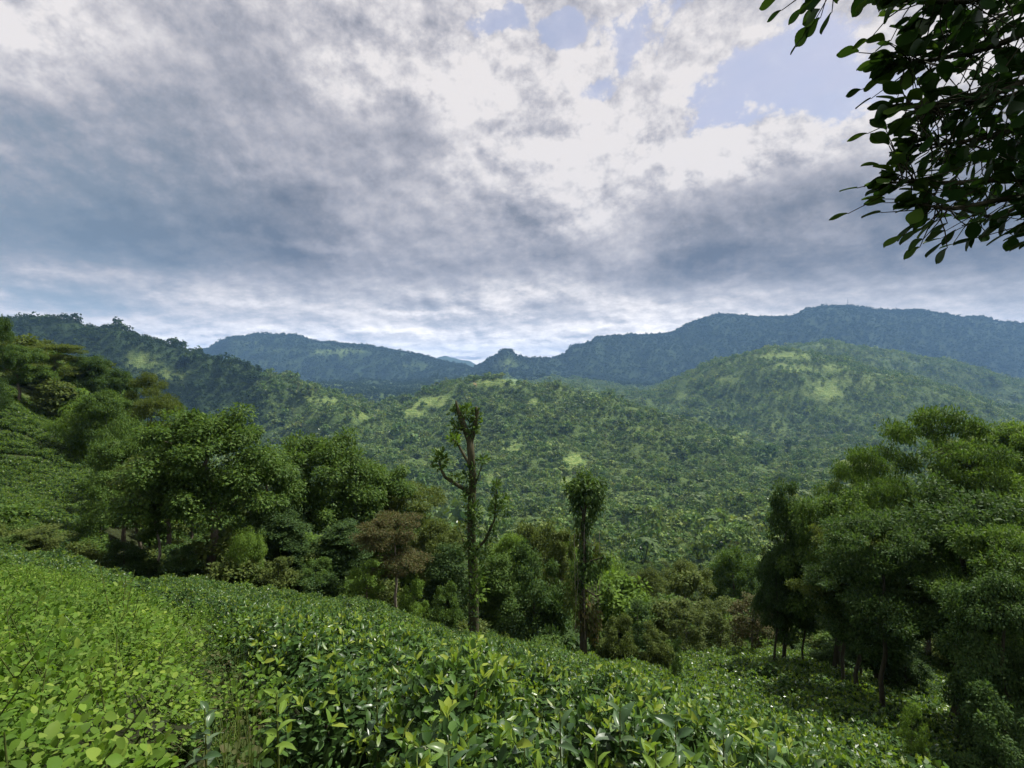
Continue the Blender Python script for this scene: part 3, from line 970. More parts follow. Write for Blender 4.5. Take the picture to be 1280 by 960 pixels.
# near field grid, rows along the contour of the bank
bx, by, brow, bcol = [], [], [], []
ca_, sa_ = math.cos(-0.36), math.sin(-0.36)
for i in range(-46, 60):
    for j in range(-6, 46):
        a, b_ = i * 1.10 + (0.55 if j % 2 else 0), j * 1.16
        x = a * ca_ - b_ * sa_ + rng.uniform(-.12, .12); y = a * sa_ + b_ * ca_ + rng.uniform(-.12, .12)
        bx.append(x); by.append(y); brow.append(j); bcol.append(i)
bx, by, brow, bcol = np.array(bx), np.array(by), np.array(brow), np.array(bcol)
thb = np.arctan2(bx, by); Rb = np.hypot(bx, by)
edgeR = smooth_interp(np.clip(thb, -1.02, 1.02), _th[0], _R[0])
ok = (by > 0.75) & (Rb > 1.75) & (Rb < edgeR * 1.03) & (np.abs(thb) < 0.95) & ~in_weeds(bx, by) & ~in_gap(bx, by)
ok &= ~((np.abs(bx / by - (-50 / 640)) < .012) & (np.abs(by - 22) < .9))
bx, by, Rb, brow, bcol = bx[ok], by[ok], Rb[ok], brow[ok], bcol[ok]
bz = H(bx, by)
order = np.argsort(Rb)
bx, by, bz, brow, bcol = bx[order], by[order], bz[order], brow[order], bcol[order]
nb = len(bx)
bscale = 1.0 + 0.34 * fbm(bx / 2.3, by / 2.3, 3) + rng.normal(0, .11, nb)
NB = 290
ORD = 'first second third fourth fifth sixth seventh eighth ninth tenth eleventh twelfth thirteenth fourteenth fifteenth sixteenth seventeenth eighteenth nineteenth twentieth'.split()
TENS = {2: 'twenty', 3: 'thirty', 4: 'forty'}
def ordinal(n):
    return ORD[n] if n < 20 else TENS[(n + 1) // 10] + '-' + (ORD[(n + 1) % 10 - 1] if (n + 1) % 10 else 'and-tenth')
rowset = sorted(set(brow[:NB].tolist()))
for i in range(min(nb, NB)):
    k = int(rng.integers(0, 5))
    mates = np.sort(bcol[:NB][brow[:NB] == brow[i]])
    where = '%s from the left in the %s row of the near field' % (ordinal(int(np.searchsorted(mates, bcol[i]))), ordinal(rowset.index(brow[i])))
    size_w = 'taller' if bscale[i] > 1.12 else ('lower' if bscale[i] < .88 else 'clipped')
    r = link('tea_bush', tea_near[k][0], label=size_w + ' tea bush, ' + where, cat='tea bush', group='tea bushes of the near field', loc=(bx[i], by[i], bz[i] - .04))
    r.rotation_euler = (rng.normal(0, .05), rng.normal(0, .05), rng.uniform(0, 6.28))
    r.scale = (1, 1, bscale[i])
    link('young_shoots', tea_near[k][1], r, kind='stuff')
    if i < 150: link('stem', tea_near[k][2], r)


# the shoots one can pick out on the nearest bushes
sh_me = []
for k in range(4):
    g = np.random.default_rng(180 + k)
    G = Geo()
    G.tube([(0, 0, -.10), (.004, 0, 0), (0, .003, .035)], [.0035, .003, .002], 4, False)
    nl = 4 + k % 2
    a = np.arange(nl) * 2.4 + k
    el = np.linspace(.35, 1.25, nl)
    dr = np.stack([np.cos(a) * np.cos(el), np.sin(a) * np.cos(el), np.sin(el)], -1)
    G.leaves(np.array([[0, 0, .008 * i] for i in range(nl)]), dr, np.array([0, 0, 1.]) - dr * .3, np.linspace(.115, .06, nl), 'fold', .9)
    sh_me.append(G.mesh('shoot', [M_shoot]))
near_roots = [o for o in COL.objects if o.get('category') == 'tea bush'][:46]
for bi, r in enumerate(near_roots):
    for j in range(10):
        a = rng.uniform(0, 6.28); q = math.sqrt(rng.random())
        o = link('shoot', sh_me[int(rng.integers(0, 4))], r, loc=(.56 * q * math.cos(a), .56 * q * math.sin(a), .86 * (1 - .5 * q ** 5) + .05))
        o.rotation_euler = (rng.normal(0, .3), rng.normal(0, .3), rng.uniform(0, 6.28))
        k = rng.uniform(.8, 1.35); o.scale = (k, k, k)


def scat(name, x, y, z, protos, label, s=1.0, sj=.12, tilt=.08, idx=None, sz=None):
    n = len(x)
    sc = s * np.exp(rng.normal(0, sj, n))
    sc3 = np.stack([sc, sc, sc if sz is None else sc * sz], -1)
    rot = np.stack([rng.normal(0, tilt, n), rng.normal(0, tilt, n), rng.uniform(0, 6.28, n)], -1)
    return scatter_object(name, np.stack([x, y, z], -1), rot, sc3, rng.integers(0, len(protos), n) if idx is None else idx, protos, label)


if nb > NB:
    scat('tea_field', bx[NB:], by[NB:], bz[NB:] - .04, tea_mid, 'plucked tea bushes covering the upper part of the near slope', sz=bscale[NB:])

# lower field on the right and lit terraces beyond it, terraces on the left hill
fx, fy = [], []
def rows(px0, px1, Y0, Y1, drow, dalong, gap):
    """rows run across the slope, jittered like old plantings"""
    out = []
    r_ = Y0
    while r_ < Y1:
        n = int((px1 - px0) / F * r_ / dalong)
        for i in range(n):
            x = (px0 - 640) / F * r_ + i * dalong + rng.uniform(-.2, .2)
            y = r_ + rng.uniform(-.16, .16) + .8 * math.sin(x * .21 + r_ * .1) + 0.10 * x
            out.append((x, y))
        r_ += drow * (1.55 if rng.random() < gap else 1.0)
    return np.array(out)
lo = np.concatenate([rows(700, 1380, 9, 36, .98, .95, .12), rows(850, 1090, 36, 52, 1.12, .9, .30)])
thl = np.arctan2(lo[:, 0], lo[:, 1]); Rl_ = np.hypot(lo[:, 0], lo[:, 1])
el = smooth_interp(np.clip(thl, -1.02, 1.02), _th[0], _R[0])
lo = lo[(Rl_ > el * 1.06)]
lf = rows(-80, 175, 42, 108, 1.45, 1.0, .25)
allf = np.concatenate([lo, lf])
print('far bushes', len(allf))
fz = H(allf[:, 0], allf[:, 1])
scat('tea_terraces', allf[:, 0], allf[:, 1], fz - .05, tea_far, 'rows of clipped tea on the lower field and terraced hillside', s=1.02)

# ------------------------------------------------------------------ weeds on the left bank
def herb(seed, n, size, R, h, shape='ovate', mats=(M_weed,), stems=3):
    g = np.random.default_rng(seed)
    G = Geo()
    a = g.uniform(0, 6.28, n); r = R * np.sqrt(g.random(n)); z = h * (1 - .5 * (r / R) ** 2) * g.uniform(.45, 1.05, n)
    p = np.stack([r * np.cos(a), r * np.sin(a), z], -1)
    out = np.stack([np.cos(a), np.sin(a), 0 * a], -1)
    G.leaves(p, out * .6 + rsph(n, g) * .8 + (0, 0, .15), np.array([0, 0, 1.]) + rsph(n, g) * .45, size * g.uniform(.5, 1.3, n), shape, 1.15)
    S = Geo()
    for k in range(stems):
        b_ = g.uniform(0, 6.28)
        e = np.array([math.cos(b_), math.sin(b_), 0]) * R * g.uniform(.3, .9)
        S.tube([(0, 0, -.1), e * .5 + np.array([0, 0, h * .5]), e + np.array([0, 0, h * g.uniform(.8, 1.15)])], [.008, .006, .003], 3, False)
    return join_meshes('herb', [(G, mats[0]), (S, M_olive)])


def grass(seed, n, h, R=.12, w=.006):
    g = np.random.default_rng(seed)
    V, Q = [], []
    for k in range(n):
        a = g.uniform(0, 6.28); b_ = g.uniform(0, 6.28); L = h * g.uniform(.5, 1.2); ln = g.uniform(.1, .7)
        p0 = np.array([math.cos(a), math.sin(a), 0]) * R * g.random()
        dx = np.array([math.cos(b_), math.sin(b_), 0]); sd_ = np.array([-dx[1], dx[0], 0]) * w
        m0 = len(V)
        for j, f in enumerate((0, .4, .75, 1)):
            p = p0 + dx * L * ln * f ** 2 + np.array([0, 0, L * (f - .25 * ln * f * f)])
            V += [p - sd_ * (1 - f * .9), p + sd_ * (1 - f * .9)]
        Q += [(m0 + 2 * j, m0 + 2 * j + 1, m0 + 2 * j + 3, m0 + 2 * j + 2) for j in range(3)]
    return V, Q


herbs = [herb(200, 520, .046, .42, .60), herb(201, 430, .058, .45, .68), herb(202, 700, .034, .40, .5), herb(203, 340, .052, .35, .78, shape='fold')]
gG = Geo(); gG.add(*grass(204, 60, .55)); grass_me = gG.mesh('grass_tuft', [M_weed])
wx = rng.uniform(-30, 0, 5200); wy = rng.uniform(.6, 24, 5200)
k_ = in_weeds(wx, wy) & (np.arctan2(wx, wy) > -1.05) & (np.hypot(wx, wy) > 1.5) & ~in_gap(wx, wy)
k_ &= rng.random(len(wx)) < 1.0
wx, wy = wx[k_], wy[k_]
cell = np.floor(wx / .42).astype(int) * 1009 + np.floor(wy / .42).astype(int)
_, ui = np.unique(cell, return_index=True)
wx, wy = wx[ui], wy[ui]
wz = H(wx, wy)
print('weeds', len(wx))
hf = (1.0 + .45 * fbm(wx / 1.6, wy / 1.6, 3)) * np.clip(.62 + .09 * np.hypot(wx, wy), .7, 1)
scat('weeds', wx, wy, wz, herbs + [grass_me], 'bright green weeds and herbs covering the left bank', s=1.1, sj=.15, tilt=.18, sz=hf, idx=rng.choice(5, len(wx), p=[.3, .22, .22, .16, .10]))
qx = rng.uniform(-14, 0, 9000); qy = rng.uniform(1.0, 18, 9000)
qk = in_gap(qx, qy) & (rng.random(9000) < .35)
qx, qy = qx[qk], qy[qk]
M_shade = leaf_mat('shaded_herb_leaf', [(0.03, 0.06, 0.016), (0.045, 0.085, 0.02), (0.06, 0.10, 0.026), (0.09, 0.085, 0.04)], transl=0.3, spec=0.08)  # herb colours darkened for the shade low in the gap
scat('gap_herbs', qx, qy, H(qx, qy), [herb(207, 260, .06, .35, .28, mats=(M_shade,)), herb(208, 200, .08, .3, .34, mats=(M_shade,)), grass_me], 'low shade-darkened herbs covering the gap between weeds and tea', s=.55, sj=.25, tilt=.2)
# thin undergrowth in the near field gaps
gx = rng.uniform(-12, 12, 300); gy = rng.uniform(3.6, 20, 300)
gk = ~in_weeds(gx, gy)
gx, gy = gx[gk], gy[gk]
scat('undergrowth', gx, gy, H(gx, gy), herbs[:3] + [grass_me], 'low herbs and grass growing up between the tea bushes', s=1.0, sj=.2, tilt=.2)


# ------------------------------------------------------------------ trees
def grow(seed, height, trunk_r, ells, n_cl, per, cl_r, leaf, shape='rhomb', clz=.55, droop=0.0, trunk_top=.75, lean=(0, 0), shell=.55, sides=7, wid=1.0, limb_r=.5, low=0.0):
    """returns (trunk, limbs, crown) Geo; ells = ellipsoids (cx,cy,cz,rx,ry,rz) the leaf clumps fill"""
    g = np.random.default_rng(seed)
    T, Lm, C = Geo(), Geo(), Geo()
    tp = []
    nseg = 7
    for i in range(nseg + 1):
        f = i / nseg
        tp.append(np.array([lean[0] * f * f + g.normal(0, .012) * height * (f > 0), lean[1] * f * f + g.normal(0, .012) * height * (f > 0), height * trunk_top * f - .4 * (i == 0)]))
    tr = [trunk_r * (1.35 if i == 0 else 1 - .68 * i / nseg) for i in range(nseg + 1)]
    T.tube(tp, tr, sides)
    vol = np.array([e[3] * e[4] * e[5] for e in ells]) ** (2 / 3)
    which = g.choice(len(ells), n_cl, p=vol / vol.sum())
    E = np.array(ells, float)[which]
    dd = rsph(n_cl, g)
    if low == 0: dd[:, 2] = np.where(dd[:, 2] < -.35, -dd[:, 2], dd[:, 2])
    rr_ = (shell + (1 - shell) * g.random(n_cl)) ** 1.0
    c = E[:, :3] + dd * E[:, 3:] * rr_[:, None]
    nodes = [(tp[i], tr[i]) for i in range(2, nseg + 1)]
    axis = np.array([0, 0, height * trunk_top * .6])
    for i in np.argsort(np.linalg.norm(c - axis, axis=1)):
        P_ = np.array([q[0] for q in nodes])
        dist = np.linalg.norm(P_ - c[i], axis=1) + 0.9 * np.maximum(P_[:, 2] - c[i, 2], 0)
        j = int(np.argmin(dist))
        a, ra = nodes[j]
        L_ = np.linalg.norm(c[i] - a)
        mid = (a + c[i]) / 2 + g.normal(0, .08, 3) * L_ + np.array([0, 0, .10 * L_])
        r0 = min(ra * .7, trunk_r * limb_r)
        r0 = max(r0, trunk_r * .05)
        Lm.tube([a, (a + mid) / 2 + g.normal(0, .03, 3) * L_, mid, c[i]], [r0, r0 * .8, r0 * .62, r0 * .3], 5, False)
        nodes.append((mid, r0 * .62)); nodes.append((c[i], r0 * .35))
    # leaves
    n = n_cl * per
    k = np.repeat(np.arange(n_cl), per)
    cr = cl_r * g.uniform(.65, 1.35, n_cl)
    dd = rsph(n, g)
    rad = g.random(n) ** .45
    p = c[k] + dd * rad[:, None] * cr[k][:, None] * np.array([1, 1, clz])
    out = dd * np.array([1, 1, .5])
    dirs = out * .8 + rsph(n, g) * .6 + np.array([0, 0, -droop])
    ups = np.array([0, 0, 1.0]) + dd * .5 + rsph(n, g) * .5
    C.leaves(p, dirs, ups, leaf * g.uniform(.6, 1.35, n), shape, wid)
    return T, Lm, C


class Proto:
    def __init__(s, name, geo3, mats, h, w):
        s.name = name
        s.t = geo3[0].mesh(name + '_trunk', [mats[0]], True)
        s.l = geo3[1].mesh(name + '_limbs', [mats[0]], True)
        s.c = geo3[2].mesh(name + '_crown', [mats[1]])
        s.h, s.w = h, w


def plant(pr, loc, sc, rz, name, label, cat='tree', group=None, crown=None, bark=None, limbs=True):
    o = link(name, None, label=label, cat=cat, group=group, loc=loc)
    o.scale = sc if hasattr(sc, '__len__') else (sc, sc, sc)
    o.rotation_euler = (0, 0, rz)
    for nm, me, mt in (('trunk', pr.t, bark), ('limbs', pr.l, bark), ('crown', pr.c, crown)):
        if nm == 'limbs' and not limbs: continue
        q = link(nm, me, o)
        if mt is not None:
            q.material_slots[0].link = 'OBJECT'
            q.material_slots[0].material = mt
    return o


def stand(pr, px, top, Yd, wpx, name, label, cat='tree', group=None, crown=None, bark=None, rz=None, sink=0.0, basepx=None):
    """a tree whose top is seen at (px, top) and whose crown is wpx wide, standing on the ground at distance Yd"""
    g_ = at(px if basepx is None else basepx, Yd)
    zt = (ray(px, top) / ray(px, top).y * Yd).z
    h = max(zt - g_.z, .6)
    w = wpx / F * Yd
    return plant(pr, (g_.x, g_.y, g_.z - sink), (w / pr.w, w / pr.w, h / pr.h), rng.uniform(0, 6.28) if rz is None else rz, name, label, cat, group, crown, bark)


P_round = Proto('spreading', grow(301, 10, .28, [(0, 0, 6.3, 4.2, 4.2, 3.4), (1.6, .5, 4.6, 3, 3, 2.0), (-1.8, -.4, 4.6, 3, 3, 2.2)], 110, 420, .90, .20, droop=.25), (M_bark, M_green), 10.2, 10.4)
P_round2 = Proto('spreading_b', grow(302, 10, .24, [(0, 0, 6.6, 3.4, 3.4, 3.2), (-1.2, 1, 4.2, 2.8, 2.8, 2.0)], 95, 400, .85, .19, droop=.35), (M_bark, M_green), 10.4, 8.6)
P_feather = Proto('layered', grow(303, 10, .2, [(0, 0, 8.3, 3.6, 3.6, .9), (1.2, 0, 6.9, 3.6, 3.2, .7), (-1.4, .6, 5.6, 3.2, 3.2, .6), (0, -.8, 4.4, 2.6, 2.6, .6)], 85, 320, .95, .20, clz=.28, droop=.1, wid=.8), (M_bark, M_olive), 10.0, 9.6)
P_umbrella = Proto('umbrella', grow(304, 10, .24, [(.4, 0, 9.1, 1.7, 1.6, .25), (1.9, .5, 8.7, 1.8, 1.6, .25), (-1.3, .4, 8.6, 1.8, 1.6, .25), (3.4, .3, 7.9, 1.7, 1.7, .25), (-3.2, .2, 7.7, 1.9, 1.7, .25), (-4.3, 0, 6.9, 1.3, 1.3, .2), (.4, -2.6, 8.1, 1.9, 1.7, .25), (0, 2.4, 8.2, 1.9, 1.7, .25), (-1.2, 0, 7.4, 2.6, 2.2, .3), (2.2, 0, 6.9, 2.4, 2.2, .3)], 120, 130, .75, .18, clz=.34, droop=.15, trunk_top=.66, limb_r=.6, wid=.8), (M_barkdark, M_green), 9.7, 11.2)
P_shrub = Proto('bushy', grow(305, 5, .12, [(0, 0, 2.3, 2.3, 2.3, 2.3), (.8, .4, 1.4, 1.8, 1.8, 1.3)], 70, 260, .62, .18, low=1, trunk_top=.6, droop=.2), (M_barkdark, M_dark), 4.9, 5.6)
P_slender = Proto('slender', grow(306, 10, .13, [(0, 0, 8.0, 1.6, 1.6, 1.6), (.2, .3, 6.0, 1.2, 1.2, 1.3), (-.2, 0, 4.4, .8, .8, 1.0)], 48, 190, .55, .20, trunk_top=.86, droop=.3), (M_barkpale, M_green), 10.1, 3.9)
P_column = Proto('columnar', grow(307, 10, .22, [(0, 0, 7.6, 1.7, 1.7, 2.3), (0, 0, 4.6, 2.2, 2.2, 2.6)], 100, 330, .85, .19, droop=.35, low=1), (M_barkdark, M_dark), 10.3, 5.4)
P_loose = Proto('loose', grow(308, 6, .09, [(0, 0, 3.6, 1.7, 1.7, 2.0), (.3, 0, 2.2, 1.6, 1.6, 1.4)], 60, 120, .5, .16, droop=.2, low=1, trunk_top=.7), (M_bark, M_olive), 6.0, 4.2)
P_bamboo = Proto('plumed', grow(309, 8, .07, [(0, 0, 5.2, 2.6, 2.6, 2.4), (0, 0, 2.6, 2.2, 2.2, 2)], 95, 240, .75, .26, droop=.9, clz=1.1, wid=.45, low=1), (M_olive, M_bright), 8.2, 6.6)

# low detail kinds for the valley forest
def low(seed, *a, mats, **k):
    g3 = grow(seed, *a, **k)
    return g3
L_round = Proto('valley_round', grow(321, 9, .22, [(0, 0, 5.8, 3.6, 3.6, 2.9)], 34, 95, 1.15, .52, droop=.25), (M_bark, M_green), 9.2, 8.8)
L_round2 = Proto('valley_lumpy', grow(322, 9, .22, [(0, 0, 6.2, 2.8, 2.8, 2.6), (1.4, .4, 4.0, 2.6, 2.4, 1.8)], 34, 95, 1.1, .48, droop=.3), (M_bark, M_green), 9.3, 8.0)
L_layer = Proto('valley_layered', grow(323, 9, .18, [(0, 0, 7.4, 3.2, 3.2, .8), (.8, 0, 5.6, 3.4, 3.0, .7)], 30, 100, 1.1, .42, clz=.3), (M_bark, M_olive), 8.6, 8.8)
L_tall = Proto('valley_tall', grow(324, 11, .2, [(0, 0, 8.4, 1.8, 1.8, 2.4), (0, 0, 5.4, 1.5, 1.5, 2)], 28, 90, .9, .45, droop=.5), (M_bark, M_dark), 11.2, 5.2)
L_bush = Proto('valley_bush', grow(325, 4.5, .12, [(0, 0, 2.0, 2.4, 2.4, 1.9)], 28, 90, .8, .40, low=1, trunk_top=.5), (M_bark, M_bright), 4.4, 6.0)
KINDS_V = [L_round, L_round2, L_layer, L_tall, L_bush]

# ------------------------------------------------------------------ the trees one can tell apart, nearest first
# pollarded tree in the tea field: trunk, forked top, two side branches and tufts of regrowth
YP = 22.0
def pp(px, py, dy=0.0, Yd=YP):
    r = ray(px, py)
    k = (Yd + dy) / r.y
    return np.array([r.x * k, Yd + dy, r.z * k])
base = at(591, YP)
B0 = np.array(base)
def rel(*a, **k): return pp(*a, **k) - B0
pol = link('pollarded_tree', None, label='tall pollarded tree with bare trunk and leafy tufts standing alone in the tea', cat='tree', loc=base)
T = Geo()
T.tube([(0, 0, -.5), (.0, 0, .1), rel(592, 740), rel(590, 690), rel(589, 640), rel(591, 600), rel(589, 570), rel(587, 545)], [.34, .26, .22, .195, .18, .17, .165, .155], 10)
link('trunk', T.mesh('trunk', [bark_mat('mossy_trunk', (0.018, 0.024, 0.010), (0.070, 0.066, 0.036), 5.0)], True), pol)
M_moss = bpy.data.materials['mossy_trunk']
for pts, rad in (
    ([rel(587, 550), rel(582, 538), rel(577, 524), rel(572, 512), rel(570, 501)], [.22, .19, .16, .11, .05]),
    ([rel(588, 550), rel(593, 536), rel(594, 526), rel(597, 516), rel(595, 508)], [.2, .17, .14, .12, .07]),
    ([rel(589, 616), rel(578, 610), rel(566, 603), rel(556, 596), rel(551, 586), rel(549, 574)], [.17, .13, .11, .09, .08, .05]),
    ([rel(590, 584), rel(581, 571, .3), rel(573, 556, .4), rel(566, 549, .4)], [.12, .09, .07, .05]),
    ([rel(578, 537), rel(572, 535), rel(566, 532)], [.11, .07, .04]),
    ([rel(592, 690), rel(606, 676, -.5), rel(618, 650, -.6), rel(620, 622, -.6), rel(621, 600, -.6)], [.10, .08, .06, .045, .02]),
    ([rel(590, 620), rel(596, 600, -.3), rel(604, 578, -.3)], [.06, .04, .02]),
    ([rel(591, 700, .2), rel(580, 680, .4), rel(574, 660, .4)], [.06, .04, .02])):
    G = Geo(); G.tube(pts, np.array(rad) * .74, 8)
    link('limb', G.mesh('limb', [M_moss], True), pol)
tg = np.random.default_rng(77)
for (px, py, rx, ry, n, dy, mt) in ((593, 640, 9, 16, 150, -.3, M_green), (585, 625, 8, 14, 110, .2, M_green), (596, 715, 12, 16, 160, -.3, M_green), (583, 740, 8, 14, 90, -.3, M_dark), (570, 600, 10, 6, 70, 0, M_green), (632, 632, 7, 14, 90, -.6, M_green), (549, 574, 10, 13, 170, 0, M_green), (568, 550, 9, 7, 110, .4, M_bright), (571, 533, 9, 9, 120, 0, M_green), (582, 516, 9, 10, 150, .1, M_green),
                             (568, 516, 6, 9, 70, 0, M_dark), (595, 522, 6, 12, 110, 0, M_green), (590, 540, 8, 6, 70, -.2, M_dark), (603, 575, 6, 5, 50, -.3, M_green), (588, 600, 9, 25, 130, -.25, M_dark),
                             (621, 610, 5, 12, 90, -.6, M_green), (620, 640, 7, 16, 120, -.6, M_green), (612, 668, 8, 12, 110, -.5, M_dark), (590, 660, 12, 24, 170, -.2, M_dark), (604, 690, 15, 10, 170, -.5, M_green),
                             (584, 690, 10, 10, 120, -.3, M_green), (598, 738, 11, 16, 120, -.5, M_bright), (590, 770, 8, 18, 90, -.3, M_dark), (574, 664, 6, 9, 60, .4, M_olive)):
    n = int(n * .95); c = rel(px, py, dy)
    u_ = YP / F
    dd = rsph(n, tg) * (tg.random((n, 1)) ** .45)
    p = c + dd * np.array([rx * u_, rx * u_ * .9, ry * u_])
    G = Geo()
    G.leaves(p, dd + rsph(n, tg) * .6 + (0, 0, .35), np.array([0, 0, 1.]) + rsph(n, tg) * .8, .19 * tg.uniform(.6, 1.3, n), 'fold', 1.1)
    link('leaf_tuft', G.mesh('leaf_tuft', [mt]), pol, kind='stuff')

# tall bare tree with a mop crown and hanging vines, a little further down
YM = 30.0
bm = at(731, YM); B0 = np.array(bm)
rel2 = lambda px, py, dy=0.0: pp(px, py, dy, YM) - B0
mop = link('vine_hung_tree', None, label='thin tall tree with a round mop crown and vines hanging down its trunk', cat='tree', loc=bm)
T = Geo(); T.tube([(0, 0, -.5), rel2(729, 780), rel2(727, 730), rel2(731, 690), rel2(728, 660), rel2(731, 635), rel2(733, 615)], [.26, .2, .17, .15, .12, .10, .06], 8)
link('trunk', T.mesh('trunk', [M_barkdark], True), mop)
for pts in ([rel2(729, 640), rel2(722, 628), rel2(714, 618)], [rel2(731, 635), rel2(741, 622), rel2(749, 612)], [rel2(732, 620), rel2(734, 605), rel2(730, 598)], [rel2(728, 705), rel2(742, 700, -.5), rel2(756, 696, -.5)], [rel2(728, 735), rel2(745, 745, .5), rel2(758, 742, .5), rel2(762, 730, .5)]):
    G = Geo(); G.tube(pts, [.06, .045, .03, .02][:len(pts)], 6); link('limb', G.mesh('limb', [M_barkdark], True), mop)
for (px, py, rx, ry, n, dy, mt, dr) in ((733, 612, 21, 14, 520, 0, M_dark, .5), (722, 625, 11, 14, 240, .2, M_dark, .9), (745, 625, 10, 15, 240, -.2, M_dark, .9), (732, 604, 14, 7, 200, 0, M_green, .2), (713, 608, 8, 7, 90, -.5, M_green, .4), (750, 604, 8, 6, 80, .5, M_dark, .3), (741, 641, 5, 6, 40, .3, M_dark, 1.), (722, 650, 5, 7, 40, -.2, M_dark, 1.), (730, 592, 8, 6, 60, 0, M_green, .1),
                             (731, 690, 8, 18, 200, 0, M_dark, .9), (738, 712, 13, 12, 240, -.4, M_dark, .8), (722, 722, 11, 20, 260, .2, M_dark, .9), (730, 765, 9, 26, 240, 0, M_rust, .9), (756, 700, 7, 8, 90, -.5, M_dark, .6),
                             (742, 775, 8, 26, 220, .3, M_rust, .8), (760, 738, 7, 9, 110, .5, M_green, .6), (724, 670, 6, 14, 90, .1, M_olive, .8), (735, 655, 7, 14, 120, 0, M_dark, .8), (745, 690, 9, 16, 140, .4, M_olive, .8), (715, 745, 9, 22, 160, -.4, M_olive, .8)):
    n = int(n * 1.5); c = rel2(px, py, dy); u_ = YM / F * 1.25
    dd = rsph(n, tg) * (tg.random((n, 1)) ** .5)
    G = Geo()
    G.leaves(c + dd * np.array([rx * u_, rx * u_ * .9, ry * u_]), dd * .5 + rsph(n, tg) * .5 + (0, 0, -dr), np.array([0, 0, .6]) + dd + rsph(n, tg) * .5, .27 * tg.uniform(.6, 1.3, n), 'rhomb', .7)
    link('leaf_tuft', G.mesh('leaf_tuft', [mt]), mop, kind='stuff')
for k in range(11):
    px = 718 + k * 3.1; y0 = rng.uniform(640, 700); y1 = rng.uniform(740, 800); dy = rng.uniform(-.6, .6)
    G = Geo(); G.tube([rel2(px, y0, dy), rel2(px + rng.uniform(-2, 2), (y0 + y1) / 2, dy), rel2(px + rng.uniform(-2, 2), y1, dy)], [.012, .014, .012], 4, False)
    link('vine', G.mesh('vine', [M_barkpale]), mop)

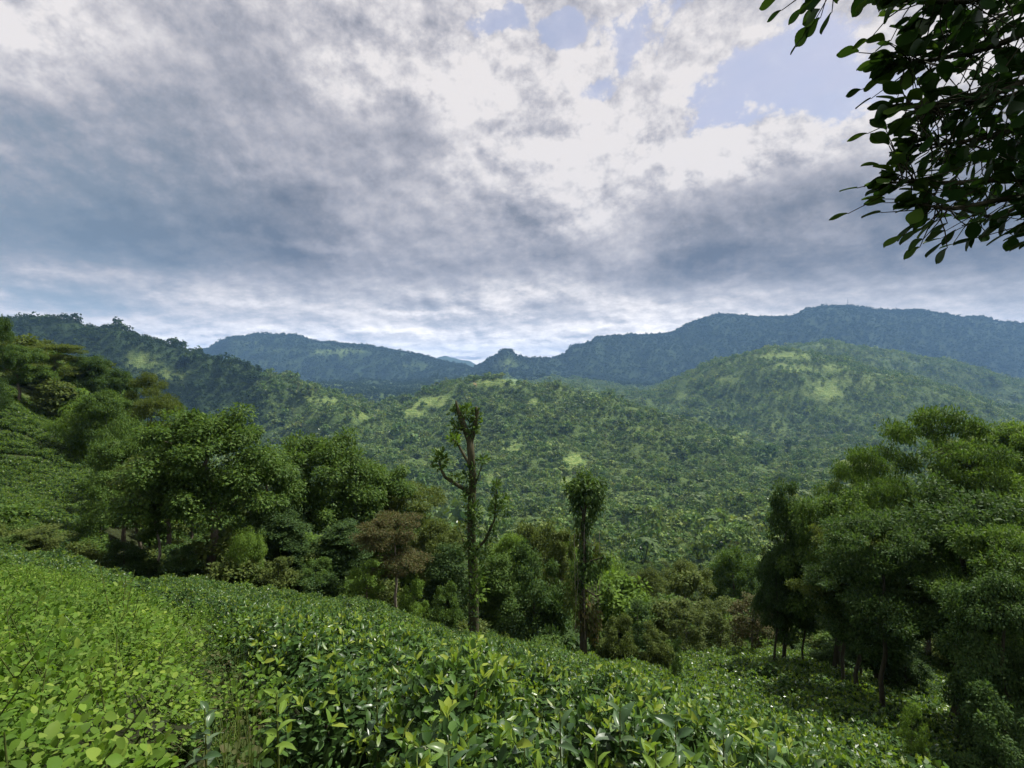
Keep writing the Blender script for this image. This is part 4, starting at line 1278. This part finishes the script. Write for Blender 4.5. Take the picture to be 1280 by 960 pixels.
G1 = 'trees at the edge of the near tea field'
T_ = [
    # proto, px, top, Y, width px, name, label, crown, bark, base px
    (P_round, 262, 494, 36, 215, 'broadleaf_tree', 'large broad dark green tree left of centre at the upper edge of the tea', None, M_bark, 264),
    (P_round2, 330, 545, 44, 95, 'broadleaf_tree', 'dark green tree filling the gap behind the large broad tree on the left', M_dark, None, None),
    (P_round, 400, 526, 50, 175, 'broadleaf_tree', 'domed green tree right of the large broad tree, its crown falling away to the right', None, None, 405),
    (P_round2, 462, 560, 54, 135, 'broadleaf_tree', 'green tree on the right shoulder of the domed tree', M_green, None, None),
    (P_feather, 515, 592, 58, 130, 'feathery_tree', 'feathery olive tree sloping down towards the pollarded tree', M_olive, None, None),
    (P_feather, 478, 634, 33, 108, 'feathery_tree', 'thin feathery tree with brownish crown and two pale straight stems', M_rust, M_barkpale, 492),
    (P_round2, 545, 634, 52, 90, 'broadleaf_tree', 'olive tree just left behind the trunk of the pollarded tree', M_olive, None, None),
    (P_loose, 457, 694, 31, 54, 'small_tree', 'small rounded light green tree at the edge of the tea, left of the pale stems', M_bright, None, None),
    (P_shrub, 516, 716, 31, 48, 'shrub', 'low yellow green shrub beside the pale stems at the tea edge', M_bright, None, None),
    (P_shrub, 556, 722, 31, 52, 'shrub', 'low green shrub between the pale stems and the pollarded tree', M_green, None, None),
    (P_shrub, 664, 666, 37, 108, 'bushy_tree', 'dense rounded dark tree right of the pollarded tree reaching to the ground', M_dark, None, 668),
    (P_round2, 640, 652, 46, 80, 'broadleaf_tree', 'broad leafed light green tree rising behind the dense dark rounded tree', M_bright, None, None),
    (P_column, 620, 690, 42, 70, 'bushy_tree', 'narrow green tree directly behind the pollarded trunk', M_green, None, None),
    (P_bamboo, 760, 690, 62, 80, 'plumed_tree', 'bright lime green feathery tree behind the vine hung tree', M_bright, None, None),
    (P_round2, 812, 700, 80, 66, 'broadleaf_tree', 'yellow green tree in the valley right of the vine hung tree', M_olive, None, None),
    (P_shrub, 775, 762, 34, 60, 'shrub', 'brownish green thicket at the tea edge right of the vine hung tree', M_olive, None, None),
    (P_shrub, 820, 774, 34, 56, 'shrub', 'olive thicket right of the brownish one at the tea edge', M_olive, None, None),
    (P_loose, 800, 740, 44, 50, 'small_tree', 'dark small tree standing above the thickets at the tea edge', M_dark, None, None),
    (P_loose, 862, 745, 48, 60, 'small_tree', 'yellowish small tree above the lit tea terraces', M_olive, None, None),
    (P_loose, 905, 742, 52, 62, 'small_tree', 'olive small tree behind the upper end of the lit terraces', M_olive, None, None),
    (P_loose, 850, 790, 27, 16, 'sapling', 'slim dark sapling with two thin stems on the lower tea slope', M_dark, M_barkdark, None),
    (P_loose, 945, 735, 44, 64, 'small_tree', 'rusty brown small tree at the left foot of the dark tree on the right', M_rust, None, None),
    (P_column, 990, 596, 37, 66, 'tall_tree', 'tall narrow nearly black tree left of the big trees on the right', M_dark, M_barkdark, 985),
    (P_round2, 968, 668, 36, 60, 'tall_tree', 'dark crooked tree leaning at the left edge of the right hand grove', M_dark, M_barkdark, 975),
    (P_round, 1075, 598, 34, 150, 'broadleaf_tree', 'wide green tree of the right hand grove with two straight stems', M_green, M_barkdark, 1050),
    (P_umbrella, 1168, 502, 42, 190, 'umbrella_tree', 'umbrella shaped tree with layered flat crown rising above the right hand grove', M_green, M_barkdark, None),
    (P_umbrella, 1078, 556, 40, 110, 'umbrella_tree', 'lower flat topped tree at the left end of the umbrella tree', M_green, M_barkdark, None),
    (P_round, 1190, 585, 24, 250, 'broadleaf_tree', 'huge dense green tree at the right with a dark trunk in the lower tea', M_dark, M_barkdark, 1200),
    (P_feather, 1085, 700, 27, 150, 'feathery_tree', 'shaded feathery tree under the right hand grove', M_dark, M_barkdark, 1078),
    (P_feather, 1262, 640, 19, 200, 'feathery_tree', 'feathery green tree cut off by the right edge of the photo', M_green, M_barkdark, 1290),
    (P_loose, 1150, 868, 16, 34, 'shrub', 'small shrub with yellowish leaves left of the huge dark trunk', M_bright, None, None),
    (P_shrub, 1262, 850, 14.5, 130, 'shrub', 'dark undergrowth bush in the lower right corner', M_dark, None, None),
    (P_shrub, 1245, 800, 19, 110, 'shrub', 'dark bush behind the huge trunk at the right', M_dark, None, None),
    (P_round2, 1262, 512, 70, 120, 'broadleaf_tree', 'sunlit yellow green tree above the huge tree near the right edge', M_bright, None, None),
    (P_round, 1215, 530, 74, 110, 'broadleaf_tree', 'tan tipped sunlit tree behind the umbrella tree', M_olive, None, None),
    (P_round2, 1320, 500, 64, 120, 'broadleaf_tree', 'sunlit green tree at the far right edge', M_bright, None, None),
    (P_feather, 1130, 628, 23, 170, 'feathery_tree', 'feathery dark green tree in the middle of the right hand grove', M_dark, M_barkdark, 1110),
    (P_feather, 1060, 640, 28, 120, 'feathery_tree', 'olive feathery tree at the left of the right hand grove', M_olive, M_barkdark, 1062),
    (P_round2, 1268, 690, 16.5, 150, 'broadleaf_tree', 'shaded green tree low at the right in front of the huge tree', M_dark, M_barkdark, 1265),
    (P_round2, 1120, 570, 46, 120, 'broadleaf_tree', 'green tree under the flat crown of the umbrella tree', M_green, M_barkdark, None),
    (P_round2, 1250, 560, 40, 150, 'broadleaf_tree', 'sunlit green tree between the umbrella tree and the right edge', M_bright, M_barkdark, None),
    (P_round, 672, 640, 66, 100, 'broadleaf_tree', 'yellow green rounded tree beyond the dense dark rounded tree', M_olive, None, None),
    (P_round2, 704, 655, 74, 80, 'broadleaf_tree', 'light green tree just left behind the mop crowned tree', M_bright, None, None),
    (P_round2, 860, 690, 84, 84, 'broadleaf_tree', 'pale olive tree in the valley above the slim dark sapling', M_olive, None, None),
    (P_round, 920, 676, 90, 90, 'broadleaf_tree', 'green valley tree left of the black narrow tree', M_green, None, None),
    (P_column, 1100, 690, 31, 110, 'bushy_tree', 'dark mass of foliage filling the middle of the right hand grove', M_dark, M_barkdark, 1104),
    (P_feather, 1215, 700, 21, 130, 'feathery_tree', 'low feathery dark tree in front of the huge dense tree', M_dark, M_barkdark, 1210),
    (P_shrub, 1060, 800, 36, 80, 'shrub', 'dark undergrowth between the stems of the right hand grove', M_dark, None, None),
    (P_shrub, 1140, 806, 30, 80, 'shrub', 'dark undergrowth behind the huge trunk on its left', M_dark, None, None),
    # left hillside
    (P_round, 150, 536, 50, 96, 'broadleaf_tree', 'mid green tree left of the large broad tree against the hillside', M_green, None, None),
    (P_round2, 205, 520, 52, 110, 'broadleaf_tree', 'green tree behind the left shoulder of the large broad tree', M_green, None, None),
    (P_feather, -6, 378, 64, 44, 'tall_tree', 'dark tree cut off by the left edge reaching above the ridge', M_dark, None, None),
    (P_round2, 22, 424, 92, 70, 'broadleaf_tree', 'green tree on the hilltop at the far left', M_green, None, None),
    (P_feather, 70, 424, 108, 74, 'feathery_tree', 'flat dusty green tree on the left hilltop', M_olive, None, None),
    (P_round, 112, 438, 112, 60, 'broadleaf_tree', 'dark green domed tree on the left hilltop', M_dark, None, None),
    (P_round2, 150, 450, 104, 56, 'broadleaf_tree', 'dark tree at the right end of the left hilltop', M_dark, None, None),
    (P_umbrella, 188, 462, 92, 64, 'umbrella_tree', 'spreading layered tree where the left hill starts to fall away', M_olive, None, None),
    (P_feather, 196, 482, 66, 70, 'feathery_tree', 'yellowish feathery tree above the large broad tree', M_olive, None, None),
    (P_round2, 60, 458, 116, 74, 'broadleaf_tree', 'bright green tree on the upper left hillside', M_bright, None, None),
    (P_bamboo, 30, 470, 112, 80, 'plumed_tree', 'light green plumed tree on the upper left hillside', M_green, None, None),
    (P_bamboo, 108, 494, 80, 84, 'plumed_tree', 'soft arching bamboo like clump on the left hillside above the terraces', M_bright, None, None),
    (P_bamboo, 150, 512, 58, 76, 'plumed_tree', 'green plumed clump right of the soft arching clump', M_green, None, None),
    (P_round2, 130, 478, 80, 70, 'broadleaf_tree', 'mid green tree in the middle of the left hillside', M_green, None, None),
    (P_round2, 168, 560, 46, 84, 'broadleaf_tree', 'dull green tree left behind the large broad tree', M_olive, None, None),
    (P_loose, 122, 580, 40, 56, 'small_tree', 'thin dark stemmed tree at the foot of the left terraces', M_green, M_barkdark, None),
    (P_slender, 186, 600, 36, 60, 'small_tree', 'tree with a pale straight trunk left of the large broad tree', M_green, M_barkpale, 192),
    (P_loose, 50, 655, 32, 70, 'small_tree', 'low olive tree at the left between terraces and weeds', M_olive, None, None),
    (P_shrub, 4, 668, 31, 60, 'shrub', 'low dark bush at the left edge between terraces and weeds', M_green, None, None),
    (P_shrub, 150, 668, 32, 64, 'shrub', 'dark undergrowth bush left of the pale trunk', M_dark, None, None),
    (P_shrub, 222, 680, 33, 56, 'shrub', 'shaded undergrowth bush between the pale trunk and the large broad tree', M_dark, None, None),
    (P_bamboo, 305, 658, 33, 54, 'shrub', 'light green leafy shrub at the foot of the large broad tree', M_bright, None, None),
    (P_shrub, 345, 690, 33, 60, 'shrub', 'dull green undergrowth bush right of the large broad tree', M_olive, None, None),
    (P_shrub, 392, 694, 34, 64, 'shrub', 'grey green thicket below the domed tree', M_green, None, None),
    (P_column, 425, 650, 42, 80, 'bushy_tree', 'dark wall of foliage below the domed tree', M_dark, None, None),
    (P_column, 352, 640, 42, 80, 'bushy_tree', 'dark leafy tree between the large broad tree and the domed tree', M_dark, None, None),
    (P_column, 560, 676, 46, 70, 'bushy_tree', 'dark tree behind the low green shrub at the tea edge', M_dark, None, None),
    (P_slender, 703, 650, 48, 40, 'slender_tree', 'slender olive tree between the dense dark tree and the vine hung tree', M_olive, None, None),
]
for (pr, px, top, Yd, w, nm, lab, cr_m, bk, bpx) in T_:
    stand(pr, px, top, Yd, w, nm, lab, 'shrub' if nm == 'shrub' else 'tree', G1 if Yd < 60 else 'trees on the flanks of the valley', cr_m, bk, basepx=bpx)
# extra stems seen under the right hand grove
for (px, top, Yd, lab) in ((1080, 760, 33, 'dark straight trunk standing right of the two stemmed wide tree'), (1012, 770, 36, 'thin shaded tree between the black narrow tree and the wide tree')):
    stand(P_slender, px, top - 60, Yd, 46, 'small_tree', lab, 'tree', G1, M_dark, M_barkdark)

# ---- valley forest: individual trees nearest the field, then one mass
vx, vy = [], []
for (R0, R1, sp) in ((50, 130, 5.0), (130, 340, 6.2)):
    x, y = band_points(R0, R1, sp)
    vx.append(x); vy.append(y)
vx, vy = np.concatenate(vx), np.concatenate(vy)
vz = H(vx, vy)
vR = np.hypot(vx, vy)
vpx = 640 + F * vx / vy
keep = vis_mask(vx, vy, vz + 8, 0.02)
keep &= ~((vpx < 185) & (vR < 128) & (vR > 50))            # left terraces
keep &= ~((vpx > 850) & (vpx < 1100) & (vy < 57))           # lit terraces
keep &= ~((vpx > 700) & (vy < 52))
keep &= ~((vpx < 430) & (vy < 60))
gq, rq = clear_at(vx, vy, vz)
keep &= rng.random(len(vx)) > gq
vx, vy, vz, vR, vpx = vx[keep], vy[keep], vz[keep], vR[keep], vpx[keep]
o_ = np.argsort(vR)
vx, vy, vz, vR, vpx = vx[o_], vy[o_], vz[o_], vR[o_], vpx[o_]
print('valley trees', len(vx))
vk = rng.choice(5, len(vx), p=[.28, .24, .2, .12, .16])
crowns_v = [[M_green, M_olive, M_bright], [M_bright, M_olive, M_green], [M_olive, M_bright, M_rust], [M_green, M_dark, M_olive], [M_bright, M_olive, M_green]]
cname = {id(M_green): 'mid green', id(M_olive): 'olive', id(M_dark): 'dark green', id(M_bright): 'light green', id(M_rust): 'brownish'}
shape_n = ['rounded', 'lumpy', 'flat layered', 'tall narrow', 'low bushy']
NV = 240
vc = [crowns_v[int(k)][int(rng.integers(0, 3))] for k in vk[:NV]]
def vside(p): return 'on the left valley flank' if p < 420 else ('below the tea field' if p < 760 else ('behind the lit terraces' if p < 1010 else 'behind the right hand grove'))
vkey = [(shape_n[int(vk[i])], cname[id(vc[i])], vside(vpx[i])) for i in range(min(NV, len(vx)))]
COUNT = 'one two three four five six seven eight nine ten eleven twelve thirteen fourteen fifteen sixteen seventeen eighteen nineteen twenty'.split()
for i in range(min(NV, len(vx))):
    k = int(vk[i]); cm = vc[i]
    same = sorted([q for q in range(len(vkey)) if vkey[q] == vkey[i]], key=lambda q: vpx[q])
    n_, r_ = len(same), same.index(i)
    if n_ == 1: lab = 'only %s %s tree %s' % vkey[i]
    else: lab = '%s from the left of the %s %s trees %s' % ((ordinal(r_),) + vkey[i])
    sc = rng.uniform(.62, 1.05)
    plant(KINDS_V[k], (vx[i], vy[i], vz[i] - .3), (sc * rng.uniform(.85, 1.15), sc, sc * rng.uniform(.85, 1.15)), rng.uniform(0, 6.28), 'valley_tree',
          lab, 'tree', 'trees crowding the valley below the tea', cm, None, limbs=(i < 80))
vm = []
for k, pr in enumerate(KINDS_V):
    for m_ in crowns_v[k][:2]:
        me = pr.c.copy(); me.materials.clear(); me.materials.append(m_)
        vm.append(me)
if len(vx) > NV:
    n = len(vx) - NV
    scat('valley_forest', vx[NV:], vy[NV:], vz[NV:] - .3, vm, 'closely packed forest on the valley floor', s=.82, sj=.18, idx=vk[NV:] * 2 + rng.integers(0, 2, n))

# undergrowth that closes the ground below the trees
ux, uy = band_points(30, 150, 2.6)
upx = 640 + F * ux / uy
uR = np.hypot(ux, uy); ut = np.arctan2(ux, uy)
ue = smooth_interp(np.clip(ut, -1.02, 1.02), _th[0], _R[0])
ku = (uR > ue * 1.12) & ~((upx < 178) & (uy < 108) & (uy > 41)) & ~((upx > 690) & (uy < 36)) & ~((upx > 845) & (upx < 1095) & (uy < 54))
ux, uy = ux[ku], uy[ku]
L_b2 = [m.copy() for m in (P_shrub.c, L_bush.c, L_bush.c, L_bush.c)]
for me, m_ in zip(L_b2, (M_dark, M_green, M_olive, M_dark)):
    me.materials.clear(); me.materials.append(m_)
scat('thicket', ux, uy, H(ux, uy) - .2, L_b2[1:], 'shrubs and saplings filling the ground below the trees', s=.42, sj=.3)

# ------------------------------------------------------------------ broad leaved plants among the nearest bushes, every leaf its own part
def big_leaf(seed, w=.36, n=7):
    g = np.random.default_rng(seed)
    V, Q = [], []
    for i in range(n + 1):
        f = i / n
        hw = w * .5 * math.sin(math.pi * min(1, f * .97 + .03)) ** .8 * (1.15 - .3 * f)
        droop_ = -.35 * f ** 2.2 + .12 * f
        for j in range(-2, 3):
            q = j / 2
            V.append((hw * q, f, droop_ + abs(q) * .22 * hw / w + .018 * math.sin(i * 2.6 + abs(j)) * abs(q)))
    for i in range(n):
        for j in range(4):
            a = i * 5 + j
            Q.append((a, a + 1, a + 6, a + 5))
    return mesh_np('leaf', V, Q, smooth=True, mats=[M_broad])


big = [big_leaf(400 + k, (.34, .40, .46, .30)[k]) for k in range(4)]
bright_big = []
for k in range(2):
    me = big[k].copy(); me.materials.clear(); me.materials.append(M_bright); bright_big.append(me)
sm = Geo(); sm.tube([(0, 0, -.1), (.01, 0, .4), (0, .01, .8)], [.009, .007, .004], 5); stem_me = sm.mesh('stem', [M_olive], True)
BL = [
    (560, 955, 2.35, 1.0, 'blue green', 'below the pollarded trunk at the bottom edge of the photo', 0), (655, 930, 2.7, .95, 'grey green', 'right of the bottom centre', 0), (700, 905, 3.1, 1.0, 'dark green', 'beside the grey green plant right of bottom centre', 0),
    (775, 900, 3.3, 1.15, 'dark green', 'under the vine hung tree near the bottom edge', 0), (845, 915, 3.1, 1.1, 'blue green', 'at the lower right of the near bushes', 0), (905, 935, 2.9, 1.0, 'pale ribbed', 'at the lower right just left of the slope edge', 0),
    (960, 945, 2.9, .9, 'dark ribbed', 'last before the edge of the near field on the right', 0), (1010, 955, 3.2, .9, 'grey green', 'on the edge of the drop to the lower field', 0), (470, 860, 3.6, .8, 'dark green', 'left of the pollarded tree in the middle of the bushes', 0),
    (395, 800, 4.8, .8, 'pale green', 'under the pale stems in the near field', 0), (255, 905, 3.0, .7, 'dark green', 'in the dark gap between weeds and tea', 0), 
    (600, 915, 2.9, .8, 'yellow green', 'with upright tips just below the pollarded trunk', 1), (745, 948, 2.35, .8, 'yellow green', 'at the bottom edge right of centre', 1), (345, 880, 3.2, .8, 'yellow tipped', 'left of centre beside the dark gap', 1),
    (820, 950, 2.4, .8, 'light green', 'at the bottom edge below the blue green plant', 1),
]
for bi, (px, py, Yd, sz, colr, where, br) in enumerate(BL):
    p = pp(px, py, 0, Yd)
    gz = float(H(np.array([p[0]]), np.array([p[1]]))[0])
    hgt = max(p[2] - gz, .7) + .06
    o = link('broadleaf_plant', None, label='%s broad leaved plant %s' % (colr, where), cat='plant', group='broad leaved plants among the tea', loc=(p[0], p[1], gz))
    st = link('stem', stem_me, o); st.scale = (1, 1, hgt / .8)
    g = np.random.default_rng(500 + bi)
    for j in range(13):
        f = j / 12
        a = j * 2.4 + g.uniform(-.3, .3)
        lf = link('leaf', (bright_big if br else big)[int(g.integers(0, 2 if br else 4))], o, loc=(.02 * math.cos(a), .02 * math.sin(a), hgt * (.55 + .45 * f)))
        lf.rotation_euler = (g.uniform(.0, .35) + .75 * f ** 2, g.normal(0, .25), a)
        k = (.17 - .06 * f) * sz * g.uniform(.8, 1.2)
        lf.scale = (k, k, k)

# tall flowering grass tufts that stand out of the gap
gt = Geo(); gt.add(*grass(611, 15, .70, .05, .003)); gt_me = gt.mesh('blades', [M_olive])
for (px, py, Yd, lab) in ((315, 880, 3.4, 'pale dry grass tuft leaning out of the dark gap'), (285, 905, 3.1, 'second pale grass tuft lower in the dark gap'), (300, 850, 4.0, 'thin tall grass stems at the right side of the dark gap')):
    p = pp(px, py, 0, Yd); gz = float(H(np.array([p[0]]), np.array([p[1]]))[0])
    o = link('grass_tuft', gt_me, label=lab, cat='grass tuft', loc=(p[0], p[1], gz + .1)); o.scale = (1.1, 1.1, 1.3)

# ------------------------------------------------------------------ overhanging branches of the tree at the right shoulder of the viewer
og = np.random.default_rng(900)
ov = link('overhanging_tree', None, label='dark leafy branches hanging into the top right corner', cat='tree', loc=(5.2, 1.4, float(H(np.array([5.2]), np.array([1.4]))[0])))
O0 = np.array(ov.location)
def oq(px, py, Yd): return pp(px + 30, py - 14, 0, Yd) - O0
T = Geo(); T.tube([(0, 0, -.5), (.05, 0, 1.5), (-.1, .05, 3.2), (-.3, .1, 4.6), (-.4, .1, 5.6)], [.26, .2, .17, .13, .08], 10)
link('trunk', T.mesh('trunk', [M_bark], True), ov)
lv = Geo()
n = 8
LEAFV, LEAFQ = [], []
for i in range(n + 1):
    f = i / n
    hw = .32 * (math.sin(math.pi * f ** 1.35)) ** .70 if 0 < f < 1 else .004
    for j in (-1, 0, 1):
        LEAFV.append((hw * j, f, -.10 * f * f + abs(j) * .06))
for i in range(n):
    for j in (0, 1):
        a = i * 3 + j
        LEAFQ.append((a, a + 1, a + 4, a + 3))
leaf_me = [mesh_np('leaf', np.array(LEAFV) * np.array([1 + .15 * k, 1, 1 + .5 * k]), LEAFQ, smooth=True, mats=[M_glossdark]) for k in range(3)]
LV = np.array(LEAFV)
fork = np.array([-.35, .1, 5.2])
# outline of the hanging mass: main shoots from the trunk out to the tips
SH = [
    [(1500, -260, 2.4), (1290, -120, 2.2), (1130, -60, 2.1), (1040, -34, 2.1), (995, -14, 2.1)],
    [(1500, -200, 2.5), (1330, -60, 2.3), (1200, 10, 2.2), (1130, 14, 2.2), (1092, 6, 2.2)],
    [(1500, -160, 2.6), (1360, -20, 2.4), (1240, 60, 2.3), (1140, 88, 2.3), (1082, 92, 2.3)],
    [(1500, -120, 2.3), (1370, 20, 2.2), (1260, 110, 2.2), (1160, 145, 2.2), (1086, 148, 2.2)],
    [(1500, -80, 2.7), (1390, 60, 2.5), (1270, 160, 2.4), (1180, 190, 2.4), (1108, 196, 2.4)],
    [(1500, -40, 2.5), (1400, 100, 2.4), (1290, 220, 2.3), (1200, 240, 2.3), (1120, 242, 2.3), (1086, 236, 2.3)],
    [(1500, 0, 2.6), (1420, 140, 2.4), (1320, 250, 2.3), (1230, 262, 2.3), (1160, 274, 2.3), (1112, 268, 2.3)],
    [(1500, 40, 2.4), (1420, 170, 2.3), (1330, 270, 2.2), (1262, 282, 2.2)],
    [(1500, -220, 3.0), (1350, -40, 2.9), (1230, 30, 2.8), (1150, 60, 2.8)],
    [(1500, -120, 3.1), (1350, 60, 2.9), (1240, 130, 2.8), (1130, 160, 2.8)],
    [(1500, -60, 3.1), (1360, 120, 2.9), (1250, 190, 2.8), (1140, 215, 2.8)],
    [(1500, -260, 2.8), (1330, -110, 2.6), (1200, -50, 2.6), (1120, -10, 2.6)],
    [(1500, -20, 3.2), (1370, 150, 3.0), (1290, 235, 2.9), (1215, 285, 2.9), (1170, 262, 2.9)],
]
leafpos = []
for si, sh in enumerate(SH):
    pts = [fork + og.normal(0, .05, 3)] + [oq(*q) for q in sh]
    # resample smooth
    P_ = np.array(pts)
    tt = np.linspace(0, len(P_) - 1, 40)
    ix = np.clip(tt.astype(int), 0, len(P_) - 2); f = (tt - ix)[:, None]
    pm = np.concatenate([2 * P_[:1] - P_[1:2], P_, 2 * P_[-1:] - P_[-2:-1]])
    a0, a1, a2, a3 = pm[ix], pm[ix + 1], pm[ix + 2], pm[ix + 3]
    cr3 = .5 * (2 * a1 + (a2 - a0) * f + (2 * a0 - 5 * a1 + 4 * a2 - a3) * f**2 + (3 * a1 - a0 - 3 * a2 + a3) * f**3)
    G = Geo(); G.tube(cr3, np.linspace(.030, .0035, 40), 5)
    link('branch', G.mesh('branch', [M_barkdark], True), ov)
    first = 14
    for j in range(first, 40):
        bare = si in (5, 6, 7, 12) and 26 < j < 33
        for r_ in range(7 if j < 36 else 5):
            if bare and og.random() < .82: continue
            side = rsph(1, og)[0] * (1 if j < 38 else .4)
            tdir = cr3[min(j + 1, 39)] - cr3[j - 1]; tdir /= np.linalg.norm(tdir)
            tw = og.uniform(.02, .25) * (1 if j < 37 else .3)
            p0 = cr3[j] + side * tw
            leafpos.append((p0, tdir * .8 + side * .8 + np.array([0, 0, -.15]), cr3[j], j))
twg = Geo()
big_idx = []
for (p0, dd, cc, j) in leafpos:
    if j >= 33 or og.random() < .35:
        twg.tube([cc, (cc + p0) / 2 + og.normal(0, .01, 3), p0], [.0035, .003, .002], 3, False)
link('twigs', twg.mesh('twigs', [M_barkdark]), ov, kind='stuff')
# leaves in view become parts, up to 300 of them; the rest one mass
view = []
for i, (p0, dd, cc, j) in enumerate(leafpos):
    w = p0 + O0
    px = 640 + F * w[0] / max(w[1], .1); py = HY - F * w[2] / max(w[1], .1)
    view.append((0 if (px < 1290 and py > -20) else 1, px - 0.8 * py * 0, i))
view.sort()
chosen = [v[2] for v in view if v[0] == 0][:300]
cset = set(chosen)
rest = [i for i in range(len(leafpos)) if i not in cset]
print('overhang leaves', len(leafpos), len(chosen))
def leaf_R(dd):
    d_ = Vector(dd).normalized()
    up = Vector((og.normal(0, .45), og.normal(0, .45), 1.0))
    r = d_.cross(up).normalized(); u = r.cross(d_)
    return Matrix((r, d_, u)).transposed()
for i in chosen:
    p0, dd, cc, j = leafpos[i]
    q = link('leaf', leaf_me[int(og.integers(0, 3))], ov)
    k = og.uniform(.064, .100)
    q.matrix_local = Matrix.Translation(Vector(p0)) @ leaf_R(dd).to_4x4() @ Matrix.Scale(k, 4)
RG = Geo()
for i in rest:
    p0, dd, cc, j = leafpos[i]
    M3 = np.array(leaf_R(dd))
    RG.add(p0 + og.uniform(.064, .100) * (LV @ M3.T), LEAFQ)
link('more_leaves', RG.mesh('more_leaves', [M_glossdark]), ov, kind='stuff')

# ------------------------------------------------------------------ masts on the far summit
M_steel, t, b = new_mat('grey_steel')
b.inputs['Base Color'].default_value = (0.25, 0.26, 0.28, 1); b.inputs['Metallic'].default_value = .4; b.inputs['Roughness'].default_value = .6
def mast(px, Yd, hgt, lab):
    p = at(px, Yd)
    o = link('radio_mast', None, label=lab, cat='mast', loc=p, group='masts on the far summit')
    leg = Geo()
    w0, w1 = hgt * .05, hgt * .018
    for sx, sy in ((-1, -1), (1, -1), (1, 1), (-1, 1)):
        G = Geo(); G.tube([(sx * w0, sy * w0, -4), (sx * w1, sy * w1, hgt * .9)], [hgt * .009, hgt * .007], 4); link('leg', G.mesh('leg', [M_steel]), o)
    for i in range(8):
        f = i / 8; wa = w0 + (w1 - w0) * f / .9 * .9; z_ = hgt * .9 * f + 2
        G = Geo(); G.tube([(-wa, -wa, z_), (wa, -wa, z_), (wa, wa, z_), (-wa, wa, z_), (-wa, -wa, z_)], hgt * .005, 4, False); link('brace', G.mesh('brace', [M_steel]), o)
    G = Geo(); G.tube([(0, 0, hgt * .85), (0, 0, hgt * 1.15)], [hgt * .010, hgt * .005], 5); link('antenna', G.mesh('antenna', [M_steel]), o)
def crest(px):
    Yc = np.linspace(5800, 7600, 120); x = (px - 640) / F * Yc
    return float(Yc[np.argmax(H(x, Yc) / Yc)])
mast(1031, crest(1031), 70, 'shorter lattice mast on the summit, left of the other')
mast(1058, crest(1058), 105, 'taller lattice mast on the summit, right of the other')

#@@NEXT
